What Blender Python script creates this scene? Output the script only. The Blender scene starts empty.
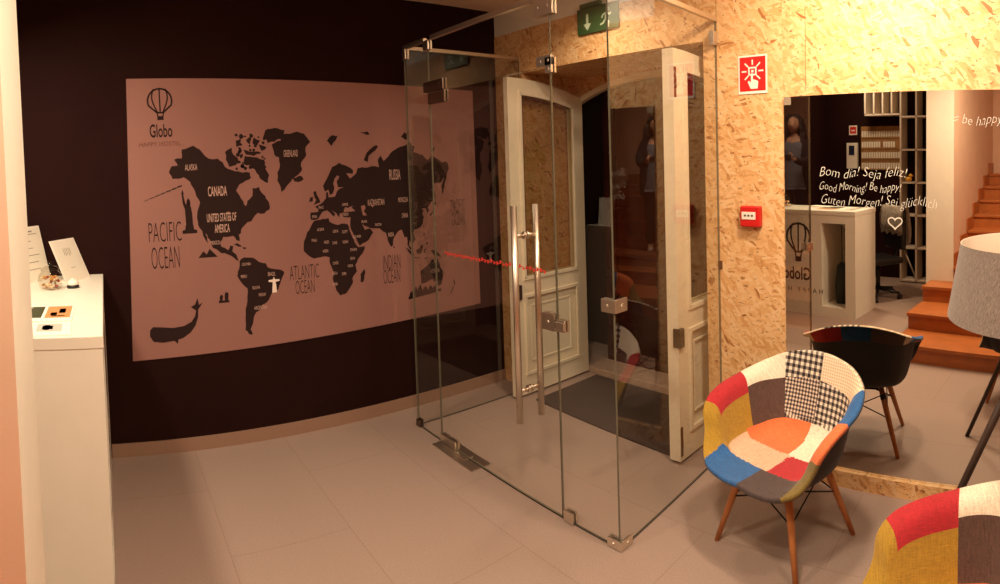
import bpy, bmesh, math, random
from math import sin, cos, pi, radians
from mathutils import Vector, Matrix
from mathutils.geometry import tessellate_polygon
random.seed(7)
SC = bpy.context.scene
COL = SC.collection

# ------------------------------------------------------------------ camera (hand-held sweep panorama: cylindrical)
F, CX, CY = 589.76, 489.06, 187.09
YAW, PITCH, ROLL, EYE = -.9178, .0387, .0333, 1.77
cam = bpy.data.cameras.new('camera')
cam.type = 'PANO'
cam.panorama_type = 'CENTRAL_CYLINDRICAL'
cam.central_cylindrical_radius = 1.0
cam.central_cylindrical_range_u_min = (0-CX)/F
cam.central_cylindrical_range_u_max = (1000-CX)/F
cam.central_cylindrical_range_v_min = -(584-CY)/F
cam.central_cylindrical_range_v_max = CY/F
cam.clip_start = 0.02
camo = bpy.data.objects.new('camera', cam)
COL.objects.link(camo)
_f = Vector((sin(YAW)*cos(PITCH), cos(YAW)*cos(PITCH), -sin(PITCH)))
_r = Vector((cos(YAW), -sin(YAW), 0))
_d = _f.cross(_r)
_r2 = cos(ROLL)*_r + sin(ROLL)*_d
_d2 = -sin(ROLL)*_r + cos(ROLL)*_d
camo.matrix_world = Matrix(((_r2.x, -_d2.x, -_f.x, 0), (_r2.y, -_d2.y, -_f.y, 0), (_r2.z, -_d2.z, -_f.z, EYE), (0, 0, 0, 1)))
SC.camera = camo
SC.view_settings.view_transform = 'Standard'
SC.view_settings.look = 'None'
SC.view_settings.gamma = 1
SC.view_settings.use_curve_mapping = False
SC.view_settings.exposure = 0.3
SC.cycles.max_bounces = 14
SC.cycles.glossy_bounces = 8
SC.cycles.transparent_max_bounces = 24
SC.cycles.caustics_reflective = False

world = bpy.data.worlds.new('night')
SC.world = world
world.use_nodes = True
world.node_tree.nodes['Background'].inputs[0].default_value = (.02, .012, .01, 1)
world.node_tree.nodes['Background'].inputs[1].default_value = .3

WARM = (1, .83, .61)
def area(name, loc, target, size, power, col=WARM, spread=pi):
    l = bpy.data.lights.new(name, 'AREA'); l.shape = 'DISK'; l.size = size; l.energy = power; l.color = col
    l.spread = spread
    o = bpy.data.objects.new(name, l); COL.objects.link(o)
    o.location = loc
    o.rotation_euler = (Vector(target)-Vector(loc)).to_track_quat('-Z', 'Y').to_euler()
    return o
# recessed ceiling downlights of the lobby (out of the frame above)
area('downlight_mirror', (-.75, 2.15, 2.93), (-.9, 2.9, 1.9), .22, 24, spread=2.6)
area('downlight_wallwash', (.25, 1.7, 2.93), (-.2, 2.9, 1.6), .22, 13, spread=2.6)
area('downlight_lobby', (-.9, .75, 2.93), (-1.6, .8, 0), .3, 27, spread=2.5)
area('downlight_desk', (-2.6, -.75, 2.93), (-2.9, .1, .6), .25, 26, spread=2.5)
area('downlight_stairs', (-.35, .2, 2.93), (-.2, -.4, 1.2), .3, 36)
area('downlight_back', (-2.9, -1.55, 2.93), (-3.0, -2.1, 1), .25, 9)
area('downlight_entrance', (-2.5, 2.5, 2.93), (-2.5, 2.6, 0), .2, 8, spread=2.4)

# ------------------------------------------------------------------ materials
MATS = {}
def S(c):  # sRGB 0-255 -> linear
    return tuple(((v/255)/12.92 if v/255 <= .04045 else ((v/255+.055)/1.055)**2.4) for v in c) + (1,)
def mat(name, rgb, rough=.6, metal=0, noise=0, nscale=30, bump=0, bscale=200, spec=.5, emit=0, coat=0):
    if name in MATS: return MATS[name]
    m = bpy.data.materials.new(name); m.use_nodes = True
    n, L = m.node_tree.nodes, m.node_tree.links
    b = n['Principled BSDF']
    c = S(rgb)
    b.inputs['Base Color'].default_value = c
    b.inputs['Roughness'].default_value = rough
    b.inputs['Metallic'].default_value = metal
    b.inputs['Specular IOR Level'].default_value = spec
    b.inputs['Coat Weight'].default_value = coat
    tc = n.new('ShaderNodeTexCoord')
    if noise:
        t = n.new('ShaderNodeTexNoise'); t.inputs['Scale'].default_value = nscale; t.inputs['Detail'].default_value = 5
        L.new(tc.outputs['Object'], t.inputs['Vector'])
        r = n.new('ShaderNodeMapRange'); r.inputs['From Min'].default_value = .3; r.inputs['From Max'].default_value = .7
        r.inputs['To Min'].default_value = 1-noise; r.inputs['To Max'].default_value = 1+noise
        L.new(t.outputs['Fac'], r.inputs['Value'])
        mx = n.new('ShaderNodeVectorMath'); mx.operation = 'SCALE'; mx.inputs[0].default_value = c[:3]
        L.new(r.outputs['Result'], mx.inputs['Scale']); L.new(mx.outputs['Vector'], b.inputs['Base Color'])
    if bump:
        t = n.new('ShaderNodeTexNoise'); t.inputs['Scale'].default_value = bscale; t.inputs['Detail'].default_value = 3
        L.new(tc.outputs['Object'], t.inputs['Vector'])
        bp = n.new('ShaderNodeBump'); bp.inputs['Strength'].default_value = bump; bp.inputs['Distance'].default_value = .003
        L.new(t.outputs['Fac'], bp.inputs['Height']); L.new(bp.outputs['Normal'], b.inputs['Normal'])
    if emit:
        b.inputs['Emission Color'].default_value = c; b.inputs['Emission Strength'].default_value = emit
    MATS[name] = m
    return m

def glass(name, tint=(.93, .96, .93), strength=1.0):
    m = bpy.data.materials.new(name); m.use_nodes = True
    n, L = m.node_tree.nodes, m.node_tree.links
    n.remove(n['Principled BSDF'])
    tr = n.new('ShaderNodeBsdfTransparent'); tr.inputs[0].default_value = (*tint, 1)
    gl = n.new('ShaderNodeBsdfGlossy'); gl.inputs['Roughness'].default_value = 0; gl.inputs[0].default_value = (1, 1, 1, 1)
    fr = n.new('ShaderNodeFresnel'); fr.inputs['IOR'].default_value = 1.5
    mu = n.new('ShaderNodeMath'); mu.operation = 'MULTIPLY'; mu.inputs[1].default_value = strength; mu.use_clamp = True
    geo = n.new('ShaderNodeNewGeometry')
    inv = n.new('ShaderNodeMath'); inv.operation = 'SUBTRACT'; inv.inputs[0].default_value = 1
    L.new(geo.outputs['Backfacing'], inv.inputs[1])
    m2 = n.new('ShaderNodeMath'); m2.operation = 'MULTIPLY'
    L.new(fr.outputs[0], mu.inputs[0]); L.new(mu.outputs[0], m2.inputs[0]); L.new(inv.outputs[0], m2.inputs[1])
    mx = n.new('ShaderNodeMixShader')
    L.new(m2.outputs[0], mx.inputs[0]); L.new(tr.outputs[0], mx.inputs[1]); L.new(gl.outputs[0], mx.inputs[2])
    L.new(mx.outputs[0], n['Material Output'].inputs[0])
    return m

def osb_mat(name, dark, mid, light, pale, vary=1.0, rough=.62):
    m = bpy.data.materials.new(name); m.use_nodes = True
    n, L = m.node_tree.nodes, m.node_tree.links
    b = n['Principled BSDF']; b.inputs['Roughness'].default_value = rough
    uv = n.new('ShaderNodeUVMap')
    wob = n.new('ShaderNodeTexNoise'); wob.inputs['Scale'].default_value = 9; wob.inputs['Detail'].default_value = 2
    L.new(uv.outputs[0], wob.inputs['Vector'])
    def layer(ang, sx, sy, off, w):
        a = n.new('ShaderNodeMix'); a.data_type = 'VECTOR'; a.factor_mode = 'UNIFORM'; a.inputs[0].default_value = w
        L.new(uv.outputs[0], a.inputs[4]); L.new(wob.outputs['Color'], a.inputs[5])
        mp = n.new('ShaderNodeMapping'); mp.vector_type = 'TEXTURE'
        mp.inputs['Rotation'].default_value = (0, 0, ang); mp.inputs['Location'].default_value = (off, off*.7, 0)
        mp.inputs['Scale'].default_value = (sx, sy, 1)
        L.new(a.outputs[1], mp.inputs['Vector'])
        v = n.new('ShaderNodeTexVoronoi'); v.voronoi_dimensions = '2D'; v.inputs['Scale'].default_value = 1
        L.new(mp.outputs[0], v.inputs['Vector'])
        sp = n.new('ShaderNodeSeparateColor'); L.new(v.outputs['Color'], sp.inputs[0])
        rp = n.new('ShaderNodeValToRGB'); e = rp.color_ramp.elements
        e[0].position = 0; e[0].color = S(dark); e[1].position = 1; e[1].color = S(pale)
        x = rp.color_ramp.elements.new(.06); x.color = S(mid)
        x = rp.color_ramp.elements.new(.38); x.color = S(light)
        L.new(sp.outputs[0], rp.inputs[0])
        return sp, rp
    sp0, c0 = layer(.5, .075, .022, .3, .02)
    cur = c0.outputs[0]
    for k, (ang, sx, sy, th) in enumerate([(1.45, .062, .016, .5), (-.5, .055, .015, .55), (.15, .066, .013, .62), (2.2, .052, .017, .6)]):
        sp, c = layer(ang, sx, sy, 1.7*k+.9, .03)
        g = n.new('ShaderNodeMath'); g.operation = 'GREATER_THAN'; g.inputs[1].default_value = th
        L.new(sp.outputs[1], g.inputs[0])
        mx = n.new('ShaderNodeMix'); mx.data_type = 'RGBA'
        L.new(g.outputs[0], mx.inputs[0]); L.new(cur, mx.inputs[6]); L.new(c.outputs[0], mx.inputs[7])
        cur = mx.outputs[2]
    # grain streaks + rare dark knots
    sm = n.new('ShaderNodeMapping'); sm.inputs['Scale'].default_value = (1, 2.4, 1); L.new(uv.outputs[0], sm.inputs[0])
    ns = n.new('ShaderNodeTexNoise'); ns.inputs['Scale'].default_value = 38; ns.inputs['Detail'].default_value = 6; ns.inputs['Distortion'].default_value = .8
    L.new(sm.outputs[0], ns.inputs['Vector'])
    kr = n.new('ShaderNodeValToRGB'); e = kr.color_ramp.elements
    e[0].position = .30; e[0].color = (.16, .09, .05, 1); e[1].position = .39; e[1].color = (1, 1, 1, 1)
    L.new(ns.outputs['Fac'], kr.inputs[0])
    mm = n.new('ShaderNodeMix'); mm.data_type = 'RGBA'; mm.blend_type = 'MULTIPLY'; mm.inputs[0].default_value = .8
    L.new(cur, mm.inputs[6]); L.new(kr.outputs[0], mm.inputs[7])
    L.new(mm.outputs[2], b.inputs['Base Color'])
    bp = n.new('ShaderNodeBump'); bp.inputs['Strength'].default_value = .15; bp.inputs['Distance'].default_value = .003
    L.new(sp0.outputs[1], bp.inputs['Height']); L.new(bp.outputs[0], b.inputs['Normal'])
    return m

OSB = osb_mat('osb', (156, 94, 44), (208, 150, 90), (224, 172, 114), (234, 192, 142))
OSBB = OSB
GLASS = glass('clear_glass', (.968, .966, .952), 1.6)
GEDGE = mat('glass_edge', (104, 98, 80), .2)
DGLASS = glass('door_glass', (.8, .78, .72), 1.0)
BLACKW = mat('black_paint', (36, 12, 9), .8, noise=.1, nscale=3, spec=.12)
MAPBG = mat('map_print_rose', (152, 105, 95), .75, noise=.06, nscale=160)
MAPINK = mat('map_ink', (40, 19, 15), .8, spec=.3)
MAPWORD = mat('map_word_white', (205, 165, 150), .8)
MAPW = mat('map_white', (245, 225, 210), .8)
CREAMD = mat('cream_door_paint', (232, 216, 188), .38, noise=.03, nscale=12)
WHITE = mat('white_paint', (236, 226, 208), .45, noise=.03, nscale=8)
DESKW = mat('desk_white', (228, 219, 203), .4, noise=.02, nscale=10)
PLASTER = mat('tan_plaster', (222, 184, 156), .8, noise=.04, nscale=4, bump=.1)
CEIL = mat('ceiling_paint', (240, 216, 196), .85)
STEEL = mat('brushed_steel', (222, 210, 194), .33, metal=1)
STEELD = mat('dark_steel', (120, 104, 92), .35, metal=1)
BLACK = mat('black_plastic', (22, 17, 16), .35)
DARK = mat('dark_recess', (26, 12, 9), .5)
RED = mat('signal_red', (205, 28, 24), .4)
WSIGN = mat('sign_white', (240, 228, 212), .5)
STAIRW = mat('stair_wood', (172, 98, 48), .38, noise=.12, nscale=7)
LEGW = mat('beech_leg', (190, 118, 62), .45, noise=.1, nscale=30)
WIRE = mat('black_wire', (18, 14, 14), .4, metal=.6)
PAPER = mat('paper', (232, 222, 204), .7)
INK = mat('ink', (40, 34, 32), .7)

def floor_mat():
    m = bpy.data.materials.new('floor_tile'); m.use_nodes = True
    n, L = m.node_tree.nodes, m.node_tree.links
    b = n['Principled BSDF']
    tc = n.new('ShaderNodeTexCoord')
    mp = n.new('ShaderNodeMapping'); mp.inputs['Rotation'].default_value = (0, 0, 0); mp.inputs['Location'].default_value = (.25, .1, 0)
    L.new(tc.outputs['Object'], mp.inputs[0])
    br = n.new('ShaderNodeTexBrick'); br.inputs['Scale'].default_value = 1
    br.inputs['Brick Width'].default_value = 1.2; br.inputs['Row Height'].default_value = .6
    br.inputs['Mortar Size'].default_value = .0016; br.inputs['Mortar Smooth'].default_value = .3
    a = (160, 135, 122)
    br.inputs['Color1'].default_value = S(a); br.inputs['Color2'].default_value = S((157, 133, 120)); br.inputs['Mortar'].default_value = S((132, 108, 94))
    L.new(mp.outputs[0], br.inputs['Vector'])
    ns = n.new('ShaderNodeTexNoise'); ns.inputs['Scale'].default_value = 130; ns.inputs['Detail'].default_value = 6
    L.new(tc.outputs['Object'], ns.inputs['Vector'])
    r = n.new('ShaderNodeMapRange'); r.inputs['From Min'].default_value = .3; r.inputs['From Max'].default_value = .7; r.inputs['To Min'].default_value = .88; r.inputs['To Max'].default_value = 1.1
    L.new(ns.outputs['Fac'], r.inputs[0])
    mx = n.new('ShaderNodeVectorMath'); mx.operation = 'SCALE'
    L.new(br.outputs['Color'], mx.inputs[0]); L.new(r.outputs[0], mx.inputs['Scale'])
    L.new(mx.outputs[0], b.inputs['Base Color'])
    b.inputs['Roughness'].default_value = .55
    return m
FLOOR = floor_mat()

def fabric(name, rgb, dark=.8, fine=1.0):
    m = bpy.data.materials.new(name); m.use_nodes = True
    n, L = m.node_tree.nodes, m.node_tree.links
    b = n['Principled BSDF']; b.inputs['Roughness'].default_value = .9; b.inputs['Sheen Weight'].default_value = .2
    tc = n.new('ShaderNodeTexCoord')
    out = []
    for sc in ((700, 60, 700), (60, 700, 60)):
        mp = n.new('ShaderNodeMapping'); mp.inputs['Scale'].default_value = sc; L.new(tc.outputs['Object'], mp.inputs[0])
        t = n.new('ShaderNodeTexNoise'); t.inputs['Scale'].default_value = .5*fine; t.inputs['Detail'].default_value = 1
        L.new(mp.outputs[0], t.inputs['Vector']); out.append(t)
    ad = n.new('ShaderNodeMath'); ad.operation = 'ADD'; L.new(out[0].outputs['Fac'], ad.inputs[0]); L.new(out[1].outputs['Fac'], ad.inputs[1])
    r = n.new('ShaderNodeMapRange'); r.inputs['From Min'].default_value = .7; r.inputs['From Max'].default_value = 1.3; r.inputs['To Min'].default_value = dark; r.inputs['To Max'].default_value = 2-dark
    L.new(ad.outputs[0], r.inputs[0])
    mx = n.new('ShaderNodeVectorMath'); mx.operation = 'SCALE'; mx.inputs[0].default_value = S(rgb)[:3]
    L.new(r.outputs[0], mx.inputs['Scale']); L.new(mx.outputs[0], b.inputs['Base Color'])
    bp = n.new('ShaderNodeBump'); bp.inputs['Strength'].default_value = .25; bp.inputs['Distance'].default_value = .002
    L.new(ad.outputs[0], bp.inputs['Height']); L.new(bp.outputs[0], b.inputs['Normal'])
    return m
def check(name, a, c, size, mixc=None):
    """gingham / houndstooth weave: crossing stripes of the two yarn colours, in the fabric's own coordinates"""
    m = bpy.data.materials.new(name); m.use_nodes = True
    n, L = m.node_tree.nodes, m.node_tree.links
    b = n['Principled BSDF']; b.inputs['Roughness'].default_value = .9
    tc = n.new('ShaderNodeTexCoord'); sp = n.new('ShaderNodeSeparateXYZ'); L.new(tc.outputs['UV'], sp.inputs[0])
    st = []
    for k in (0, 1):
        d = n.new('ShaderNodeMath'); d.operation = 'DIVIDE'; d.inputs[1].default_value = size; L.new(sp.outputs[k], d.inputs[0])
        f = n.new('ShaderNodeMath'); f.operation = 'FRACT'; L.new(d.outputs[0], f.inputs[0])
        g = n.new('ShaderNodeMath'); g.operation = 'GREATER_THAN'; g.inputs[1].default_value = .5; L.new(f.outputs[0], g.inputs[0]); st.append(g)
    s = n.new('ShaderNodeMath'); s.operation = 'ADD'; L.new(st[0].outputs[0], s.inputs[0]); L.new(st[1].outputs[0], s.inputs[1])
    h = n.new('ShaderNodeMath'); h.operation = 'MULTIPLY'; h.inputs[1].default_value = .5; L.new(s.outputs[0], h.inputs[0])
    rp = n.new('ShaderNodeValToRGB'); rp.color_ramp.interpolation = 'CONSTANT'; e = rp.color_ramp.elements
    e[0].position = 0; e[0].color = S(a); e[1].position = .75; e[1].color = S(c)
    x = rp.color_ramp.elements.new(.25); x.color = S(mixc or tuple((p+q_)//2 for p, q_ in zip(a, c)))
    L.new(h.outputs[0], rp.inputs[0]); L.new(rp.outputs[0], b.inputs['Base Color'])
    return m

# ------------------------------------------------------------------ mesh helpers
def new_bm():
    bm = bmesh.new(); bm.loops.layers.uv.new('UVMap'); return bm
def quad_uv(bm, f, frame=None):
    uv = bm.loops.layers.uv.verify()
    n = f.normal
    ax = max(range(3), key=lambda i: abs(n[i]))
    for l in f.loops:
        c = l.vert.co
        l[uv].uv = ((c.y, c.z) if ax == 0 else (c.x, c.z) if ax == 1 else (c.x, c.y))
def box(bm, x0, x1, y0, y1, z0, z1, mi=0, M=None):
    x0, x1 = sorted((x0, x1)); y0, y1 = sorted((y0, y1)); z0, z1 = sorted((z0, z1))
    vs = [bm.verts.new(p) for p in [(x0,y0,z0),(x1,y0,z0),(x1,y1,z0),(x0,y1,z0),(x0,y0,z1),(x1,y0,z1),(x1,y1,z1),(x0,y1,z1)]]
    fs = [bm.faces.new([vs[i] for i in q]) for q in [(0,3,2,1),(4,5,6,7),(0,1,5,4),(1,2,6,5),(2,3,7,6),(3,0,4,7)]]
    for f in fs:
        f.material_index = mi; f.normal_update(); quad_uv(bm, f)
    if M is not None:
        for v in vs: v.co = M @ v.co
    return fs
def prism(bm, pts, z0, z1, mi=0, M=None):
    """polygon pts (x,y) extruded z0..z1 in frame M"""
    area2 = sum(pts[i][0]*pts[(i+1) % len(pts)][1]-pts[(i+1) % len(pts)][0]*pts[i][1] for i in range(len(pts)))
    if area2 < 0: pts = pts[::-1]
    N = len(pts)
    lo = [bm.verts.new((p[0], p[1], z0)) for p in pts]; hi = [bm.verts.new((p[0], p[1], z1)) for p in pts]
    tri = tessellate_polygon([[Vector((p[0], p[1], 0)) for p in pts]])
    fs = []
    for t in tri:
        a = [hi[i] for i in t]
        n = (a[1].co-a[0].co).cross(a[2].co-a[0].co)
        if n.length < 1e-12: continue
        if n.z < 0: a = a[::-1]
        try: fs.append(bm.faces.new(a))
        except ValueError: continue
        b_ = [lo[hi.index(v)] for v in a][::-1]
        try: fs.append(bm.faces.new(b_))
        except ValueError: pass
    for i in range(N):
        j = (i+1) % N
        try: fs.append(bm.faces.new((lo[i], lo[j], hi[j], hi[i])))
        except ValueError: pass
    for f in fs:
        f.material_index = mi; f.normal_update(); quad_uv(bm, f)
    if M is not None:
        for v in lo+hi: v.co = M @ v.co
def tube(bm, pts, r, n=10, mi=0, cap=True, r1=None, M=None):
    pts = [Vector(p) for p in pts]
    rs = r if isinstance(r, (list, tuple)) else [r + ((r1-r)*i/(len(pts)-1) if r1 is not None else 0) for i in range(len(pts))]
    rings = []; up = None
    for i, p in enumerate(pts):
        d = (pts[min(i+1, len(pts)-1)]-pts[max(i-1, 0)]).normalized()
        if up is None: up = Vector((0, 0, 1)) if abs(d.z) < .9 else Vector((1, 0, 0))
        s = d.cross(up).normalized(); up = s.cross(d).normalized()
        rings.append([bm.verts.new(p+rs[i]*(cos(2*pi*k/n)*s+sin(2*pi*k/n)*up)) for k in range(n)])
    for a, b in zip(rings, rings[1:]):
        for k in range(n):
            f = bm.faces.new((a[k], a[(k+1) % n], b[(k+1) % n], b[k])); f.smooth = True; f.material_index = mi
    if cap:
        for R_, rev in ((rings[0], True), (rings[-1], False)):
            f = bm.faces.new(R_[::-1] if rev else R_); f.material_index = mi
    bmesh.ops.recalc_face_normals(bm, faces=list({f for R_ in rings for v in R_ for f in v.link_faces}))
    if M is not None:
        for R_ in rings:
            for v in R_: v.co = M @ v.co
def lathe(bm, prof, c=(0, 0, 0), n=32, mi=0, M=None, smooth=True, close=False):
    rings = []
    for r, z in prof:
        rings.append([bm.verts.new((c[0]+r*cos(2*pi*k/n), c[1]+r*sin(2*pi*k/n), c[2]+z)) for k in range(n)] if r > 1e-6 else [bm.verts.new((c[0], c[1], c[2]+z))])
    fs = []
    for a, b in zip(rings, rings[1:]):
        for k in range(n):
            if len(a) == 1 and len(b) == 1: continue
            if len(a) == 1: q_ = (a[0], b[(k+1) % n], b[k])
            elif len(b) == 1: q_ = (a[k], a[(k+1) % n], b[0])
            else: q_ = (a[k], a[(k+1) % n], b[(k+1) % n], b[k])
            f = bm.faces.new(q_); f.smooth = smooth; f.material_index = mi; fs.append(f)
    bmesh.ops.recalc_face_normals(bm, faces=fs)
    if M is not None:
        for R_ in rings:
            for v in R_: v.co = M @ v.co
def ball(bm, c, r, mi=0, seg=16, M=None):
    if not isinstance(r, (tuple, list)): r = (r, r, r)
    T = Matrix.Translation(c) @ Matrix.Diagonal((*r, 1))
    if M is not None: T = M @ T
    res = bmesh.ops.create_uvsphere(bm, u_segments=seg, v_segments=max(6, seg//2), radius=1, matrix=T)
    for v in res['verts']:
        for f in v.link_faces: f.smooth = True; f.material_index = mi

def obj(name, bm, mats, parent=None, world=False, bevel=0, solid=0, **props):
    me = bpy.data.meshes.new(name)
    o = bpy.data.objects.new(name, me); COL.objects.link(o)
    if parent is not None:
        o.parent = parent
        if world:
            M = Matrix()
            p = parent; chain = []
            while p is not None: chain.append(p); p = p.parent
            for p in reversed(chain): M = M @ p.matrix_basis
            bm.transform(M.inverted())
    bm.to_mesh(me); bm.free()
    for m in (mats if isinstance(mats, (list, tuple)) else [mats]): me.materials.append(m)
    if bevel:
        b = o.modifiers.new('bevel', 'BEVEL'); b.width = bevel; b.segments = 2; b.limit_method = 'ANGLE'; b.angle_limit = radians(40)
    for k, v in props.items(): o[k] = v
    return o
def root(name, label, cat, loc=(0, 0, 0), rz=0, group=None, kind=None):
    o = bpy.data.objects.new(name, None); COL.objects.link(o)
    o.empty_display_size = .05
    o.location = loc; o.rotation_euler = (0, 0, rz)
    o['label'] = label; o['category'] = cat
    if group: o['group'] = group
    if kind: o['kind'] = kind
    return o
def T(name, bm, mats, label, cat, group=None, bevel=0, origin=None):
    """a thing that is a single mesh; its origin is put at ORIGIN"""
    if origin is not None: bm.transform(Matrix.Translation(-Vector(origin)))
    o = obj(name, bm, mats, bevel=bevel)
    if origin is not None: o.location = origin
    o['label'] = label; o['category'] = cat
    if group: o['group'] = group
    return o
def struct(name, bm, mats, label=None, cat=None, bevel=0):
    o = obj(name, bm, mats, bevel=bevel, kind='structure')
    o['label'] = label or name; o['category'] = cat or name.split('_')[0]
    return o
def text(bm, s, M, size=.1, mi=0, align='LEFT', shear=0, xs=1, extrude=.0004, weight=0, space=1):
    cu = bpy.data.curves.new('t', 'FONT'); cu.body = s; cu.size = size; cu.align_x = align; cu.shear = shear; cu.extrude = extrude
    cu.offset = weight; cu.space_character = space; cu.resolution_u = 3
    o = bpy.data.objects.new('t', cu); COL.objects.link(o)
    dg = bpy.context.evaluated_depsgraph_get()
    me = bpy.data.meshes.new_from_object(o.evaluated_get(dg))
    n0 = len(bm.verts); nf = len(bm.faces)
    bm.from_mesh(me); bm.verts.ensure_lookup_table(); bm.faces.ensure_lookup_table()
    for v in bm.verts[n0:]: v.co = M @ Vector((v.co.x*xs, v.co.y, v.co.z))
    for f in bm.faces[nf:]: f.material_index = mi
    bpy.data.objects.remove(o); bpy.data.curves.remove(cu); bpy.data.meshes.remove(me)
def stroke(bm, pts, w, z0, z1, mi=0, M=None, close=False):
    """flat line of width w through 2D points"""
    pts = [Vector(p) for p in pts]
    if close: pts.append(pts[0])
    L_, R_ = [], []
    for i, p in enumerate(pts):
        if close and i in (0, len(pts)-1): d = pts[1]-pts[-2]
        else: d = pts[min(i+1, len(pts)-1)]-pts[max(i-1, 0)]
        d = d.normalized() if d.length else Vector((1, 0)); nrm = Vector((-d.y, d.x))*w/2
        L_.append(p+nrm); R_.append(p-nrm)
    for i in range(len(pts)-1):
        prism(bm, [L_[i], L_[i+1], R_[i+1], R_[i]], z0, z1, mi, M)
def frame(o, x, y, z=None):
    x = Vector(x).normalized(); y = Vector(y).normalized(); z = x.cross(y)
    o = Vector(o)
    return Matrix(((x.x, y.x, z.x, o.x), (x.y, y.y, z.y, o.y), (x.z, y.z, z.z, o.z), (0, 0, 0, 1)))
def ring_frame(bm, x0, x1, y0, y1, w, z0, z1, mi=0, M=None):
    box(bm, x0, x1, y0, y0+w, z0, z1, mi, M); box(bm, x0, x1, y1-w, y1, z0, z1, mi, M)
    box(bm, x0, x0+w, y0+w, y1-w, z0, z1, mi, M); box(bm, x1-w, x1, y0+w, y1-w, z0, z1, mi, M)

# ------------------------------------------------------------------ room shell (metres)
XL, YF, YB, XR, ZC = -3.757, 2.975, -2.3, 2.3, 2.985
DEL = .065
M0 = Vector((-1.321, YF, 0))
TT = Vector((cos(DEL), -sin(DEL), 0)); NN = Vector((sin(DEL), cos(DEL), 0))
WB = frame(M0, TT, (0, 0, 1))           # wall B frame: x along, y up, z towards the room
bm = new_bm(); box(bm, XL-.12, XR+.12, YB-.12, 5.0, -.12, 0); struct('floor', bm, FLOOR, 'pinkish beige large-format tile floor', 'floor')
bm = new_bm(); box(bm, XL-.12, XR+.12, YB-.12, YF+.2, ZC, ZC+.12); struct('ceiling', bm, CEIL, 'plain ceiling', 'ceiling')
bm = new_bm(); box(bm, XL-.12, XL, YB-.12, YF+.7, 0, ZC); struct('wall_left', bm, BLACKW, 'black painted wall carrying the world map', 'wall')
bm = new_bm(); box(bm, XL, -1.45, YB-.12, YB, 0, ZC); struct('wall_back', bm, BLACKW, 'black wall behind the reception desk', 'wall')
bm = new_bm(); box(bm, -1.45, XR+.12, YB-.12, YB, 0, ZC); struct('wall_stair_back', bm, PLASTER, 'tan wall at the head of the stairs', 'wall')
bm = new_bm(); box(bm, XR, XR+.12, YB, YF, 0, ZC); struct('wall_right', bm, PLASTER, 'tan wall right of the stairs', 'wall')
bm = new_bm(); box(bm, -1.50, -1.20, YB, -.20, 0, ZC)
for f in bm.faces:
    if f.normal.y > .5: f.material_index = 1
    f.normal_update()
for f in bm.faces:
    f.material_index = 1 if f.normal.y > .5 else 0
struct('wall_stair', bm, [PLASTER, WHITE], 'tan wall beside the stairs with white end face', 'wall')
# front wall with thick reveal of the entrance; OSB cladding
XJ0, XJ1, ZO, YD = -3.43, -1.826, 2.456, 3.56
OT = 2.785
bm = new_bm()
box(bm, XL, XJ0, YF, YD, 0, OT); box(bm, XJ1, M0.x, YF, YF+.25, 0, OT); box(bm, XJ0, XJ1, YF, YD, ZO, OT)
box(bm, XJ1, XJ1+.12, YF+.25, YD, 0, OT)
struct('wall_front', bm, OSB, 'strand board clad wall around the entrance', 'wall')
bm = new_bm(); box(bm, XL, M0.x, YF+.004, YD, OT, ZC)
box(bm, 0, 3.7, 2.64, ZC, -.25, -.004, 0, WB); struct('wall_front_upper', bm, WHITE, 'white wall band above the strand board', 'wall')
bm = new_bm(); box(bm, 0, 3.7, 0, 2.64, -.25, 0, 0, WB)
struct('wall_mirror', bm, OSB, 'strand board wall behind the mirror', 'wall')
# board joints
bm = new_bm(); box(bm, .139, .141, 2.13, 2.585, 0, .0012, 0, WB); box(bm, XJ1+.09, XJ1+.092, YF-.001, YF, 0, OT)
struct('trim_1', bm, mat('joint_dark', (120, 76, 40), .8), 'thin dark joint lines between strand boards', 'trim')
bm = new_bm(); box(bm, XL, XL+.012, -.03, YF, 0, .085); struct('baseboard_left', bm, mat('baseboard_tile', (150, 116, 96), .5, noise=.05, nscale=90), 'tile baseboard along the black wall', 'baseboard')
bm = new_bm(); box(bm, -.0, 3.7, 0, .088, 0, .03, 0, WB); struct('baseboard_mirror', bm, OSB, 'low strand board plinth under the mirror', 'baseboard')

# door frame wall at YD with arched opening
def archz(x):  # underside of the arch
    t = (x+2.617)/.74
    return 2.43-.13*abs(t)**2.2
bm = new_bm()
xs_ = [XJ0+i*(XJ1-XJ0)/24 for i in range(25)]
MF = frame((0, YD, 0), (1, 0, 0), (0, 0, 1))
AL, AR = -3.395, -1.877
ax_ = [AL+i*(AR-AL)/20 for i in range(21)]
pts = [(XJ0, 0), (XJ0, ZO), (XJ1, ZO), (XJ1, 0), (AR, 0)]+[(x, archz(x)) for x in reversed(ax_)]+[(AL, 0)]
prism(bm, pts, -.03, 0, 0, MF)
struct('wall_entrance', bm, OSB, 'strand board panel around the arched doorway', 'wall')
bm = new_bm()
for a, b in zip(ax_, ax_[1:]):
    prism(bm, [(a, archz(a)-.045), (b, archz(b)-.045), (b, archz(b)), (a, archz(a))], -.03, .02, 0, MF)
box(bm, AR-.04, AR, YD-.02, YD+.03, .06, archz(AR))
struct('trim_2', bm, CREAMD, 'white painted arched door frame', 'trim')
bm = new_bm(); box(bm, AL, AR, YD-.0, YD+.24, 0, .05)
struct('trim_3', bm, mat('threshold_stone', (168, 140, 120), .5, noise=.15, nscale=25), 'stone threshold of the entrance', 'trim', bevel=.006)
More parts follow.
